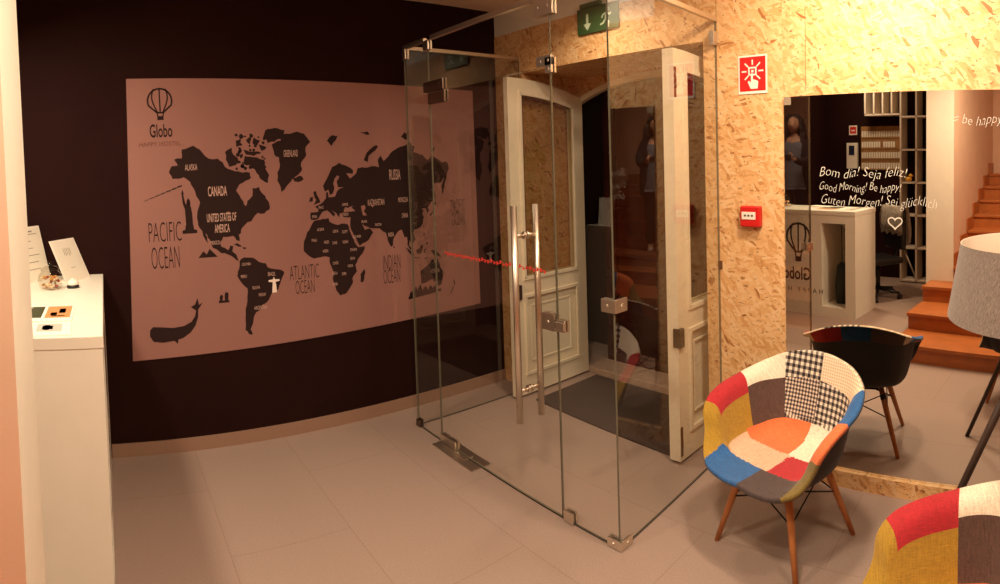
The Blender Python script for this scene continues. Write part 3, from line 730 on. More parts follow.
body = [(.25,.80),(.248,.76),(.27,.725),(.33,.715),(.40,.722),(.46,.735),(.51,.765),(.545,.81),(.565,.865),(.567,.91),(.60,.955),(.575,.94),(.565,.985),(.548,.945),(.52,.93),(.553,.905),(.545,.87),(.52,.835),(.47,.812),(.40,.805),(.32,.815),(.27,.82)]
P([(a, b+.0) for a, b in body], bm); P([(.40, .725), (.425, .70), (.43, .728)], bm)
obj('whale_print', bm, MAPINK, wm, world=True)
bm = new_bm()  # statue of liberty
P([(.49,1.405),(.585,1.405),(.585,1.425),(.565,1.43),(.562,1.46),(.512,1.46),(.508,1.43),(.49,1.425)], bm)
P([(.515,1.46),(.56,1.46),(.558,1.53),(.552,1.575),(.54,1.60),(.52,1.59),(.512,1.62),(.505,1.66),(.495,1.66),(.500,1.60),(.512,1.56)], bm)
P([(.522,1.59),(.55,1.59),(.547,1.615),(.536,1.635),(.525,1.615)], bm); P([(.492,1.66),(.51,1.66),(.501,1.69)], bm)
obj('statue_print', bm, MAPINK, wm, world=True); bm = new_bm()
P([(.585,1.243),(.62,1.285),(.64,1.262),(.66,1.298),(.712,1.243)], bm); obj('pyramid_print', bm, MAPINK, wm, world=True); bm = new_bm()
P([(.705,.94),(.775,.94),(.775,.955),(.705,.955)], bm); P([(.712,.955),(.73,.955),(.735,.985),(.722,.995),(.712,.98)], bm); P([(.745,.955),(.768,.955),(.772,1.0),(.752,1.01),(.745,.985)], bm); obj('stone_head_print', bm, MAPINK, wm, world=True); bm = new_bm()
P([(2.095,.80),(2.38,.825),(2.38,.845),(2.095,.82)], bm)
for k, (x, h) in enumerate([(2.12,.04),(2.15,.065),(2.19,.07),(2.235,.05),(2.28,.045),(2.32,.035)]): P([(x-.02, .815+.004*k), (x+.035, .82+.004*k), (x+.012, .82+.004*k+h), (x-.01, .82+h*.7+.004*k)], bm)
obj('harbour_print', bm, MAPINK, wm, world=True)
bm = new_bm()  # redeemer figure in white
P([(1.068,.975),(1.10,.975),(1.098,1.02),(1.094,1.045),(1.122,1.05),(1.122,1.06),(1.09,1.063),(1.084,1.08),(1.076,1.063),(1.046,1.06),(1.046,1.05),(1.074,1.045)], bm, .0070, .0078)
obj('figure_print', bm, MAPW, wm, world=True, label='small white figure with spread arms')

# ------------------------------------------------------------------ signs on the strand board
MY = frame((0, YF, 0), (1, 0, 0), (0, 0, 1))
fs = root('fire_alarm_sign', 'red square sign with white hand pressing a button, on strand board', 'sign', (-1.50, YF-.001, 2.13))
bm = new_bm(); box(bm, -1.592, -1.412, 2.13, 2.345, .001, .005, 0, MY); obj('sign_plate', bm, WSIGN, fs, world=True)
bm = new_bm(); box(bm, -1.583, -1.421, 2.145, 2.335, .005, .0058, 0, MY); obj('red_field', bm, RED, fs, world=True)
bm = new_bm(); c = (-1.502, 2.255)
ring_frame(bm, c[0]-.026, c[0]+.026, c[1]-.024, c[1]+.024, .009, .006, .0068, 0, MY); box(bm, c[0]-.007, c[0]+.007, c[1]-.007, c[1]+.007, .006, .0068, 0, MY)
for k in range(8):
    if k == 6: continue
    a = k*pi/4; stroke(bm, [(c[0]+.037*cos(a), c[1]+.035*sin(a)), (c[0]+.068*cos(a), c[1]+.064*sin(a))], .008, .006, .0068, 0, MY)
prism(bm, [(c[0]-.009, c[1]-.012),(c[0]-.009,c[1]-.062),(c[0]-.022,c[1]-.052),(c[0]-.03,c[1]-.058),(c[0]-.012,c[1]-.098),(c[0]+.032,c[1]-.098),(c[0]+.036,c[1]-.058),(c[0]+.022,c[1]-.05),(c[0]+.003,c[1]-.045),(c[0]+.003,c[1]-.012)], .0068, .0075, 0, MY)
obj('pictogram', bm, WSIGN, fs, world=True)
cp = root('fire_call_point', 'small red fire alarm call point box on the strand board', 'fire alarm', (-1.513, YF, 1.38))
bm = new_bm(); box(bm, -1.575, -1.452, 1.382, 1.50, 0, .045, 0, MY); obj('housing', bm, RED, cp, world=True, bevel=.008)
bm = new_bm(); box(bm, -1.562, -1.475, 1.425, 1.468, .0455, .048, 0, MY); obj('press_plate', bm, WSIGN, cp, world=True, bevel=.002)
bm = new_bm()
for x in (-1.54, -1.518, -1.496): box(bm, x-.006, x+.006, 1.442, 1.452, .0481, .0488, 0, MY)
obj('press_mark', bm, INK, cp, world=True)
bm = new_bm(); box(bm, -1.742, -1.718, 1.12, 1.17, 0, .006, 0, MY)
T('latch_plate', bm, mat('brown_plate', (104, 66, 36), .5), 'tiny dark brown plate on the strand board beside the side glass', 'plate', bevel=.001, origin=(-1.73, YF, 1.12))
es = root('exit_sign', 'green emergency exit sign with running figure above the entrance', 'sign', (-2.63, YF-.02, 2.61))
GREEN = mat('exit_green', (60, 86, 46), .4)
bm = new_bm(); box(bm, -2.815, -2.45, 2.63, 2.80, .006, .018, 0, MY); box(bm, -2.78, -2.60, 2.80, 2.83, .0, .03, 0, MY); obj('sign_plate', bm, GREEN, es, world=True, bevel=.002)
bm = new_bm(); x = -2.72
prism(bm, [(x-.01,2.76),(x+.01,2.76),(x+.01,2.695),(x+.035,2.695),(x,2.65),(x-.035,2.695),(x-.01,2.695)], .019, .02, 0, MY)
x = -2.55; lathe(bm, [(0, 0), (.014, 0), (.014, .001), (0, .001)], n=12, M=frame((x+.008, YF-.019, 2.765), (1, 0, 0), (0, 0, 1)))
for L_ in ([(x, 2.745), (x-.01, 2.695)], [(x, 2.74), (x-.03, 2.73), (x-.04, 2.71)], [(x, 2.74), (x+.03, 2.725), (x+.04, 2.735)], [(x-.01, 2.70), (x-.03, 2.675), (x-.055, 2.67)], [(x-.01, 2.70), (x+.02, 2.68), (x+.015, 2.645)]):
    stroke(bm, L_, .012, .019, .02, 0, MY)
obj('pictogram', bm, mat('exit_white', (200, 214, 180), .5), es, world=True)

# ------------------------------------------------------------------ mirror with chalk-pen writing
mr = root('mirror', 'large wall mirror with white handwritten greetings standing on the plinth', 'mirror', M0+TT*1.1-NN*.006+Vector((0, 0, .09)), -DEL)
MM = mat('mirror_silver', (236, 228, 216), 0.0, metal=1)
bm = new_bm(); box(bm, .012, 2.35, .09, 2.10, .004, .010, 0, WB); obj('mirror_glass', bm, MM, mr, world=True)
bm = new_bm(); box(bm, .012, .055, 2.055, 2.10, .0102, .0125, 0, WB); obj('mirror_clip', bm, mat('clear_clip', (150, 130, 108), .3), mr, world=True, bevel=.001)
CH = mat('chalk_pen', (222, 212, 196), .6, emit=0)
bm = new_bm()
def sat(x): return (Vector((x[0], x[1], 0))-M0).dot(TT)
def wt(s, x0, x1, y, z, h):
    n0 = len(bm.verts)
    text(bm, s, Matrix(), size=1, shear=.3, extrude=0, weight=-.02)
    bm.verts.ensure_lookup_table(); vs = bm.verts[n0:]
    xa, xb = min(v.co.x for v in vs), max(v.co.x for v in vs)
    a, b = sat((x0, y)), sat((x1, y))
    for v in vs: v.co = WB @ Vector((a+(v.co.x-xa)/(xb-xa)*(b-a), z+v.co.y*h+.008*sin(v.co.x*2.1), .0106))
wt('Bom dia! Seja feliz!', -1.10, -.614, 2.945, 1.665, .072)
wt('Good Morning! Be happy!', -1.10, -.646, 2.945, 1.592, .062)
wt('Guten Morgen! Sei glücklich', -1.09, -.46, 2.94, 1.518, .072)
obj('handwriting', bm, CH, mr, world=True, label='white handwritten greetings')
bm = new_bm(); hx = sat((-.68, 2.933))
hp = [(hx+.030*math.copysign(abs(sin(t))**3, sin(t))*1.25, 1.435+.0021*(13*cos(t)-5*cos(2*t)-2*cos(3*t)-cos(4*t))) for t in [2*pi*k/24 for k in range(24)]]
stroke(bm, hp, .006, .0104, .0108, 0, WB, close=True); obj('heart_drawing', bm, CH, mr, world=True)
bm = new_bm(); wt('= be happy!', -.38, -.12, 2.91, 1.93, .07); obj('handwriting', bm, CH, mr, world=True)

# ------------------------------------------------------------------ patchwork armchairs
FB = dict(white=fabric('fabric_cream', (232, 214, 190)), red=fabric('fabric_red', (172, 30, 38)), mustard=fabric('fabric_mustard', (168, 128, 34)),
          blue=fabric('fabric_blue', (38, 92, 150), .7), char=fabric('fabric_charcoal', (72, 56, 54), .7), beige=fabric('fabric_beige', (206, 172, 142)),
          orange=fabric('fabric_orange', (222, 112, 62)), brown=fabric('fabric_brown', (84, 58, 48), .7), olive=fabric('fabric_olive', (120, 98, 40), .75),
          hound=check('fabric_houndstooth', (236, 218, 196), (30, 22, 22), .032), hsmall=check('fabric_small_check', (225, 205, 184), (44, 30, 30), .018),
          gingham=check('fabric_gingham', (236, 218, 196), (34, 24, 24), .028), plaid=check('fabric_fine_plaid', (240, 224, 198), (214, 178, 140), .014, (232, 208, 178)),
          under=fabric('fabric_black', (34, 26, 28), .8))
FBN = list(FB)
RIM = [(0,-.315,.402),(.10,-.318,.400),(.20,-.30,.408),(.272,-.255,.435),(.312,-.21,.50),(.342,-.19,.575),(.362,-.135,.628),(.370,-.045,.66),(.364,.05,.68),(.338,.135,.705),(.288,.205,.735),(.20,.255,.775),(.10,.275,.80),(0,.282,.808)]
def catmull(P_, t):
    n = len(P_)-1; x = max(0, min(n-1e-6, t*n)); i = int(x); u = x-i
    g = lambda k: Vector(P_[max(0, min(n, k))]) if 0 <= k <= n else (Vector(P_[abs(k)])*Vector((1, 1, 1)) if k < 0 else Vector(P_[2*n-k]))
    def h(k):
        v = g(k)
        if k < 0 or k > n: v = Vector((-v.x, v.y, v.z))
        return v
    a, b, c, d = h(i-1), h(i), h(i+1), h(i+2)
    return .5*((2*b)+(-a+c)*u+(2*a-5*b+4*c-d)*u*u+(-a+3*b-3*c+d)*u**3)
def rim(s):  # s in [-1,1], 0 = front centre, +-1 = back top centre; negative s = sitter's right (x<0)
    v = catmull(RIM, abs(s)); return Vector((v.x*(1 if s >= 0 else -1), v.y, v.z))
C0 = Vector((0, -.02, .392))
def prof(pts, t):
    n = len(pts)-1; x = min(n-1e-6, t*n); i = int(x); u = x-i
    P_ = [pts[0]]+pts+[pts[-1]]
    a, b, c, d = [Vector(P_[i+k]) for k in range(4)]
    return .5*((2*b)+(-a+c)*u+(2*a-5*b+4*c-d)*u*u+(-a+3*b-3*c+d)*u**3)
PF = [(0, 0), (.25, .0), (.5, .1), (.72, .35), (.90, .85), (1, 1)]                 # front: waterfall edge
PA = [(0, 0), (.42, .01), (.66, .09), (.76, .50), (.84, .90), (1, .99)]            # arms: steep wall rolling outwards
PB = [(0, 0), (.42, .02), (.68, .14), (.83, .45), (.93, .78), (1, 1)]              # back
def shell(s, t, off):
    r = rim(s); a = abs(s)
    wf = max(0, min(1, (.36-a)/.2)); wb = max(0, min(1, (a-.66)/.2)); wf = wf*wf*(3-2*wf); wb = wb*wb*(3-2*wb); wa = 1-wf-wb
    f, g, h = prof(PF, t), prof(PA, t), prof(PB, t)
    hx = f.x*wf+g.x*wa+h.x*wb; hz = f.y*wf+g.y*wa+h.y*wb
    return Vector((C0.x+(r.x-C0.x)*hx, C0.y+(r.y-C0.y)*hx, C0.z+(r.z-C0.z)*hz))
def patch_in(c, s, t):
    x, y, z = c; a = abs(s)
    seat = t < (.46 if a > .6 else .44 if a > .3 else 2)
    if a < .30 and abs(x) > .232 and s < 0: return 'mustard'
    if a < .30 and abs(x) > .222 and s > 0: return 'olive'
    if seat:
        if y < -.155: return 'blue' if x < .0 else 'char'
        if y < .01: return 'beige' if x < .03 else 'red'
        return 'orange' if x < .01 else 'white'
    up = t > .745
    if s < 0:
        if a > .845: return 'hound' if up else 'hsmall'
        if a > .645: return 'white' if up else 'brown'
        if t > .70 and a > .43: return 'red'
        return 'mustard'
    if a > .985: return 'hound' if up else 'hsmall'
    if a > .74: return 'plaid' if up else 'gingham'
    if a > .545: return 'blue' if t > .62 else 'gingham'
    if a > .36: return 'orange'
    return 'olive'
def patch_out(c, s, t):
    a = abs(s)
    if t < .80 or a < .25: return 'under'
    if a > .93: return 'blue'
    if a > .78: return 'brown' if s > 0 else 'red'
    if a > .72: return 'white'
    if a > .56: return 'blue' if s > 0 else 'white'
    if a > .42: return 'orange' if s > 0 else 'mustard'
    return 'under'
def make_chair(label, loc, rz):
    r = root('patchwork_armchair', label, 'chair', loc, rz, 'patchwork armchairs')
    NS, NT = 208, 46
    bm = new_bm(); uvl = bm.loops.layers.uv.verify()
    inner = [[None]*(NT+1) for _ in range(NS)]; outer = [[None]*(NT+1) for _ in range(NS)]
    eps = 1e-3
    for i in range(NS):
        s = -1+2*i/NS
        for j in range(NT+1):
            t = j/NT
            p = shell(s, t, 0)
            tt = max(t, .04)
            du = shell(s+eps, tt, 0)-shell(s-eps, tt, 0); dv = shell(s, min(1, tt+eps), 0)-shell(s, tt-eps, 0)
            n = du.cross(dv)
            n = n.normalized() if n.length > 1e-12 else Vector((0, 0, -1))
            if n.z > 0 and t < .5: n = -n
            if t >= .5:
                cc = Vector((p.x, p.y, 0)); 
                if n.dot(Vector((cc.x, cc.y, -.25))) < 0: n = -n
            if j == 0: p = C0.copy(); n = Vector((0, 0, -1))
            seatpad = .010*max(0, 1-(t/.8)**2)
            inner[i][j] = bm.verts.new(p-n*seatpad) if j or i == 0 else inner[0][0]
            th = .026*(1-.25*t) 
            outer[i][j] = bm.verts.new(p+n*th) if j or i == 0 else outer[0][0]
    def face(vs, which, s=0, t=0):
        vs2 = []
        for v in vs:
            if v not in vs2: vs2.append(v)
        f = bm.faces.new(vs2); f.smooth = True
        c = sum((v.co for v in vs2), Vector())/len(vs2)
        f.material_index = FBN.index(patch_in(c, s, t) if which else patch_out(c, s, t))
        for l in f.loops:
            q_ = l.vert.co
            l[uvl].uv = (q_.x+5, q_.z+.0+5) if c.z > .5 else (q_.x+5, q_.y+5)
        return f
    for i in range(NS):
        k = (i+1) % NS
        for j in range(NT):
            face([inner[i][j], inner[i][j+1], inner[k][j+1], inner[k][j]], 1, -1+2*(i+.5)/NS, (j+.5)/NT)
            face([outer[i][j], outer[k][j], outer[k][j+1], outer[i][j+1]], 0, -1+2*(i+.5)/NS, (j+.5)/NT)
        # rounded rim
        f = face([inner[i][NT], outer[i][NT], outer[k][NT], inner[k][NT]], 1, -1+2*(i+.5)/NS, 1)
    bmesh.ops.recalc_face_normals(bm, faces=bm.faces)
    sh = obj('seat_shell', bm, [FB[k] for k in FBN], r)
    # base plate + wire bracing
    feet = [(-.235, -.215), (.235, -.215), (.235, .215), (-.235, .215)]; tops = [(-.125, -.13), (.125, -.13), (.125, .12), (-.125, .12)]
    bm = new_bm()
    for (a, b) in ((0, 2), (1, 3)): tube(bm, [(tops[a][0], tops[a][1], .365), (tops[b][0], tops[b][1], .365)], .007, 8)
    for k in range(4):
        a, b = k, (k+1) % 4
        pa = lambda k, t: Vector((tops[k][0]+(feet[k][0]-tops[k][0])*t, tops[k][1]+(feet[k][1]-tops[k][1])*t, .37*(1-t)))
        tube(bm, [pa(a, .08), pa(b, .42)], .0035, 6); tube(bm, [pa(b, .08), pa(a, .42)], .0035, 6)
        tube(bm, [(tops[a][0], tops[a][1], .375), (tops[b][0], tops[b][1], .375)], .006, 8)
    obj('wire_bracing', bm, WIRE, r)
    for k in range(4):
        bm = new_bm()
        a = Vector((tops[k][0], tops[k][1], .385)); b = Vector((feet[k][0], feet[k][1], 0.0))
        tube(bm, [a, a.lerp(b, .3), b], [.016, .0175, .0115], 14)
        l = obj('leg', bm, LEGW, r)
        bm = new_bm(); tube(bm, [a.lerp(b, .10), a.lerp(b, .17)], .019, 14); obj('leg_bracket', bm, WIRE, l)
    return r
def place(src, label, loc, rz):
    c = src.copy(); COL.objects.link(c); c.location = loc; c.rotation_euler = (0, 0, rz); c['label'] = label
    for ch in list(src.children):
        d = ch.copy(); COL.objects.link(d); d.parent = c
        for g in ch.children: e = g.copy(); COL.objects.link(e); e.parent = d
    return c
chairA = make_chair('colourful patchwork armchair standing fully in view in front of the mirror', (-1.085, 2.42, 0), radians(-16))
chairB = place(chairA, 'patchwork armchair cut off by the bottom right corner of the photo', (-.175, 1.505, 0), radians(-70))

# ------------------------------------------------------------------ tripod floor lamp
lp = root('floor_lamp', 'tripod floor lamp with grey drum shade beside the mirror at the right edge', 'lamp', (.06, 2.02, 0))
SHADE = fabric('shade_linen', (132, 118, 108), .5, 2.2); SHIN = mat('shade_lining', (236, 214, 190), .8)
bm = new_bm(); lathe(bm, [(.34, 1.235), (.295, 1.48)], n=72); obj('lamp_shade', bm, SHADE, lp)
bm = new_bm(); lathe(bm, [(.337, 1.236), (.292, 1.479), (.296, 1.4795)], n=72)
obj('shade_lining', bm, SHIN, lp)
LD = mat('lamp_wood_dark', (62, 46, 38), .45, noise=.2, nscale=20)
bm = new_bm(); lathe(bm, [(0, 1.15), (.05, 1.15), (.055, 1.17), (.05, 1.20), (.02, 1.21), (.02, 1.28), (0, 1.28)], n=24); obj('hub', bm, STEELD, lp)
bm = new_bm(); lathe(bm, [(0, 1.28), (.018, 1.28), (.02, 1.30), (.03, 1.34), (.028, 1.37), (0, 1.39)], n=20); obj('bulb', bm, WHITE, lp)
bm = new_bm()
for a in range(3): tube(bm, [(0, 0, 1.465), (.292*cos(a*2.1), .292*sin(a*2.1), 1.47)], .003, 6)
tube(bm, [(0, 0, 1.38), (0, 0, 1.465)], .004, 6); obj('shade_spider', bm, STEELD, lp)
for a in (radians(164), radians(60), radians(310)):
    bm = new_bm(); tube(bm, [(.03*cos(a), .03*sin(a), 1.18), (.56*cos(a), .56*sin(a), 0.0)], [.016, .013], 12); obj('leg', bm, LD, lp)

# ------------------------------------------------------------------ reception desk with things on it
DZ = 1.18
dk = root('reception_desk', 'white reception desk with balloon logo and a niche, by the black wall', 'reception desk', (-3.0, -.3, 0))
X0, X1, Y0, Y1 = -3.745, -2.25, -.60, -.035
NX0, NX1, NZ0, NZ1 = -2.66, -2.37, .11, 1.04
bm = new_bm()
box(bm, X0, NX0, Y0, Y1, .0, DZ-.05); box(bm, NX1, X1, Y0, Y1, 0, DZ-.05); box(bm, NX0, NX1, Y0, Y1, NZ1, DZ-.05); box(bm, NX0, NX1, Y0, Y1, 0, NZ0)
box(bm, NX0, NX1, Y0, Y0+.03, NZ0, NZ1)
obj('body', bm, DESKW, dk, world=True)
bm = new_bm(); box(bm, X0, X1+.004, Y0-.01, Y1+.004, DZ-.05, DZ); obj('desk_top', bm, DESKW, dk, world=True, bevel=.004)
MD = frame((0, Y1, 0), (-1, 0, 0), (0, 0, 1))   # x = -world x
bm = new_bm(); balloon(bm, MD, 2.96, .80, .30, .42, .0005, .0015, .024)
def dt(bm, s, cx, z, w, h, weight=0):
    n0 = len(bm.verts); text(bm, s, Matrix(), size=1, extrude=0, weight=weight)
    bm.verts.ensure_lookup_table(); vs = bm.verts[n0:]
    xa, xb = min(v.co.x for v in vs), max(v.co.x for v in vs); ya, yb = min(v.co.y for v in vs), max(v.co.y for v in vs)
    for v in vs: v.co = MD @ Vector((cx+((v.co.x-xa)/(xb-xa)-.5)*w, z+((v.co.y-ya)/(yb-ya)-.5)*h, .0012))
dt(bm, 'Globo', 2.98, .455, .36, .15, .02); dt(bm, 'H A P P Y   H O S T E L', 3.05, .27, .80, .055)
obj('logo', bm, INK, dk, world=True, label='dark balloon logo and lettering')

def stand(name, label, c, w, h, rz, lean, paper_lines=6, group=None, logo=False, base=True):
    r = root(name, label, 'sign holder', (c[0], c[1], DZ), rz, group)
    M = Matrix.Rotation(-lean, 4, 'X')  # panel in local xz, faces -Y
    P_ = frame((0, 0, 0), (1, 0, 0), (0, 0, 1))
    M2 = M @ P_
    bm = new_bm(); box(bm, -w/2, w/2, .0, h, -.004, 0, 0, M2)
    if base: box(bm, -w/2, w/2, 0, .09*1, 0, .004)
    bm2 = bm
    obj('holder', bm, WSIGN, r, bevel=.001)
    bm = new_bm()
    box(bm, -w/2+.012, w/2-.012, .012, h-.012, .0002, .001, 0, M2); obj('card', bm, PAPER, r)
    bm = new_bm()
    if logo:
        for k in range(5): stroke(bm, [(-.03+.015*k, h*.62-.01*(k % 2)), (-.025+.015*k, h*.78)], .004, .0012, .0016, 0, M2)
        box(bm, -.02, .02, h*.3, h*.31, .0012, .0016, 0, M2)
    else:
        rr = random.Random(1)
        for k in range(paper_lines): 
            z = h-.05-k*(h-.08)/paper_lines
            box(bm, -w/2+.03, w/2-.03-rr.random()*w*.35, z, z+.004, .0012, .0016, 0, M2)
        box(bm, -w/2+.03, w/2-.08, h-.035, h-.027, .0012, .0016, 0, M2)
    obj('print', bm, mat('grey_print', (140, 124, 112), .7), r)
    return r
stand('sign_holder', 'large upright white notice holder at the back of the desk', (-3.55, -.43), .26, .34, radians(145), radians(14))
stand('sign_holder', 'tilted white card with small scribble on the desk edge, by the bell', (-3.56, -.18), .24, .27, radians(145), radians(26), logo=True)
# candy jar
jr = root('candy_jar', 'round glass jar of sweets on the white desk', 'jar', (-3.285, -.325, DZ))
bm = new_bm(); lathe(bm, [(0, .003), (.05, .003), (.066, .02), (.072, .05), (.062, .085), (.048, .098), (.05, .108)], n=32); obj('jar_body', bm, glass('jar_glass', (.9, .88, .84)), jr)
bm = new_bm(); lathe(bm, [(.05, .106), (.054, .11), (.04, .125), (.012, .132), (.012, .14), (.018, .15), (0, .158)], n=32); obj('lid', bm, glass('jar_lid_glass', (.9, .88, .84)), jr)
bm = new_bm(); rr = random.Random(5)
for _ in range(34):
    a = rr.random()*6.28; q_ = rr.random()**.5*.048; ball(bm, (q_*cos(a), q_*sin(a), .013+rr.random()*.055), (.012, .009, .008), rr.randrange(3), 8)
o_ = obj('sweets', bm, [mat('sweet_gold', (205, 150, 80), .4), mat('sweet_cream', (230, 205, 170), .4), mat('sweet_red', (170, 70, 50), .4)], jr); o_['kind'] = 'stuff'
bl = root('desk_bell', 'small desk bell with black base between jar and tilted card', 'bell', (-3.30, -.20, DZ))
bm = new_bm(); lathe(bm, [(0, 0), (.035, 0), (.036, .012), (.03, .018), (0, .018)], n=28); obj('base', bm, BLACK, bl)
bm = new_bm(); lathe(bm, [(.034, .019), (.034, .028), (.029, .038), (.018, .045), (.007, .047), (.006, .047), (.006, .053), (0, .054)], n=28); obj('dome', bm, WHITE, bl)
# flyers
def flyer(label, quad, z, mats_, draw):
    cx, cy = sum(p[0] for p in quad)/4, sum(p[1] for p in quad)/4
    r = root('brochure', label, 'brochure', (cx, cy, z), 0, 'brochures lying on the desk')
    bm = new_bm(); prism(bm, quad, z, z+.004); obj('sheet', bm, PAPER, r, world=True)
    def q2(u0, u1, v0, v1):
        A, B, C_, D = [Vector(p) for p in quad]
        f = lambda u, v: (A*(1-u)+B*u)*(1-v)+(D*(1-u)+C_*u)*v
        return [f(u0, v0), f(u1, v0), f(u1, v1), f(u0, v1)]
    for nm, uvs, m in draw:
        bm = new_bm()
        for u in uvs: prism(bm, q2(*u), z+.0041, z+.0046)
        obj(nm, bm, m, r, world=True)
flyer('brochure with dark green and orange pictures, the farther of the two flat on the desk', [(-2.50, -.53), (-2.50, -.165), (-2.80, -.165), (-2.80, -.53)], DZ, None,
      [('photo_print', [(.12, .62, .22, .98)], mat('flyer_green', (58, 60, 34), .5)), ('orange_print', [(.66, .97, .2, .98)], mat('flyer_orange', (206, 136, 84), .5)), ('figure_print', [(.72, .8, .35, .55), (.82, .9, .5, .8), (.74, .9, .28, .34)], mat('flyer_figure', (240, 190, 130), .5))])
flyer('brochure with grey box pictures, the nearer of the two flat on the desk', [(-2.265, -.53), (-2.265, -.155), (-2.47, -.165), (-2.47, -.53)], DZ, None,
      [('photo_print', [(.3, .55, .3, .92), (.62, .9, .3, .9), (.02, .25, .2, .9)], mat('flyer_grey', (190, 178, 164), .5)), ('figure_print', [(.36, .5, .45, .6), (.68, .8, .45, .75), (.7, .76, .4, .8), (.05, .2, .5, .7)], mat('flyer_brown', (96, 66, 52), .5))])
# papers near the niche end, seen in the mirror
bm = new_bm(); prism(bm, [(-3.0, -.55), (-2.72, -.50), (-2.76, -.36), (-3.03, -.42)], DZ, DZ+.012)
T('paper_stack', bm, PAPER, 'low stack of papers on the reception desk, seen in the mirror', 'papers', origin=(-2.87, -.46, DZ))
# closed umbrella standing in the niche
um = root('umbrella', 'dark folded umbrella leaning in the desk niche, seen in the mirror', 'umbrella', (-2.52, -.24, NZ0))
UM = mat('umbrella_cloth', (30, 36, 26), .7)
bm = new_bm(); tube(bm, [(.0, 0, .0), (-.0, -.02, .20), (-.01, -.05, .42), (-.015, -.06, .46)], [.055, .075, .06, .02], 12); obj('canopy', bm, UM, um)
bm = new_bm(); tube(bm, [(-.015, -.06, .44), (-.05, -.12, .86)], .007, 8); tube(bm, [(.02, -.05, .44), (-.01, -.12, .84)], .006, 8); obj('shaft', bm, STEELD, um)

# ------------------------------------------------------------------ back office, seen in the mirror
sh = root('cube_shelf', 'tall white open cube shelf on the black wall, seen in the mirror', 'shelf', (-2.35, YB+.01, 0))
SW = mat('shelf_white', (214, 196, 176), .5)
bm = new_bm(); d = .26; ya, yb = YB+.004, YB+d
def vb(x, z0, z1): box(bm, x-.012, x+.012, ya, yb, z0, z1)
def hb(z, x0, x1): box(bm, x0, x1, ya, yb, z-.012, z+.012)
cols = [-2.46, -2.23, -2.00]
for x in cols: vb(x, .02, 2.95)
for z in (.03, .49, .95, 1.41, 1.87, 2.33, 2.79): hb(z, cols[0], cols[-1])
for x in (-3.00, -2.865, -2.73, -2.595): vb(x, 2.37, 2.80)
hb(2.37, -3.01, cols[0]); hb(2.80, -3.01, cols[0])
obj('carcass', bm, SW, sh, world=True)
bm = new_bm(); tube(bm, [(-2.44, yb-.06, .48), (-2.25, yb-.06, .06)], .012, 8); obj('brace', bm, SW, sh, world=True)
bd = root('rubber_duck', 'small yellow duck in the white cube shelf, seen in the mirror', 'toy', (-2.36, YB+.2, 1.4225))
bm = new_bm(); ball(bm, (0, 0, .035), (.05, .035, .035)); ball(bm, (.03, 0, .085), .028); obj('body', bm, mat('duck_yellow', (232, 168, 50), .4), bd)
bm = new_bm(); ball(bm, (.06, 0, .082), (.014, .012, .006)); obj('beak', bm, mat('duck_orange', (220, 96, 30), .4), bd)
kr_ = root('key_board', 'wooden board holding rows of white key tags on the black wall', 'key board', (-2.89, YB, 1.59))
bm = new_bm(); box(bm, -3.17, -2.50, YB+.001, YB+.02, 1.58, 2.22); obj('board', bm, mat('board_wood', (150, 106, 60), .6, noise=.2, nscale=14), kr_, world=True)
rr = random.Random(9)
for row in range(4):
    z = 2.11-row*.155
    n_ = 17 if row != 1 else 14
    for k in range(n_):
        if row == 1 and k == 8: continue
        x = -3.155+k*.038
        bm = new_bm(); box(bm, x, x+.029, YB+.022, YB+.026, z-.045, z+.04, 0, None)
        tag = obj('key_tag', bm, PAPER, kr_, world=True)
bm = new_bm()
for row in range(4): box(bm, -3.165, -2.505, YB+.0205, YB+.03, 2.11-row*.155-.062, 2.11-row*.155-.05)
obj('ledge', bm, mat('ledge_wood', (176, 128, 76), .6), kr_, world=True)
fb = root('intercom_panel', 'white wall box with a dark display on the black wall, seen in the mirror', 'panel', (-3.3, YB, 1.6))
bm = new_bm(); box(bm, -3.39, -3.22, YB+.001, YB+.06, 1.60, 1.98); obj('housing', bm, WSIGN, fb, world=True, bevel=.006)
bm = new_bm(); box(bm, -3.35, -3.26, YB+.0605, YB+.064, 1.80, 1.94); obj('display', bm, mat('display_blue', (34, 38, 62), .3), fb, world=True)
f2 = root('fire_sign', 'small red and white sign above the white wall box, seen in the mirror', 'sign', (-3.3, YB, 2.1))
bm = new_bm(); box(bm, -3.37, -3.24, YB+.001, YB+.006, 2.10, 2.24); obj('sign_plate', bm, WSIGN, f2, world=True)
bm = new_bm(); box(bm, -3.355, -3.255, YB+.0062, YB+.007, 2.12, 2.22); obj('red_field', bm, RED, f2, world=True)
bm = new_bm(); box(bm, -3.335, -3.275, YB+.0072, YB+.008, 2.155, 2.175); obj('pictogram', bm, WSIGN, f2, world=True)
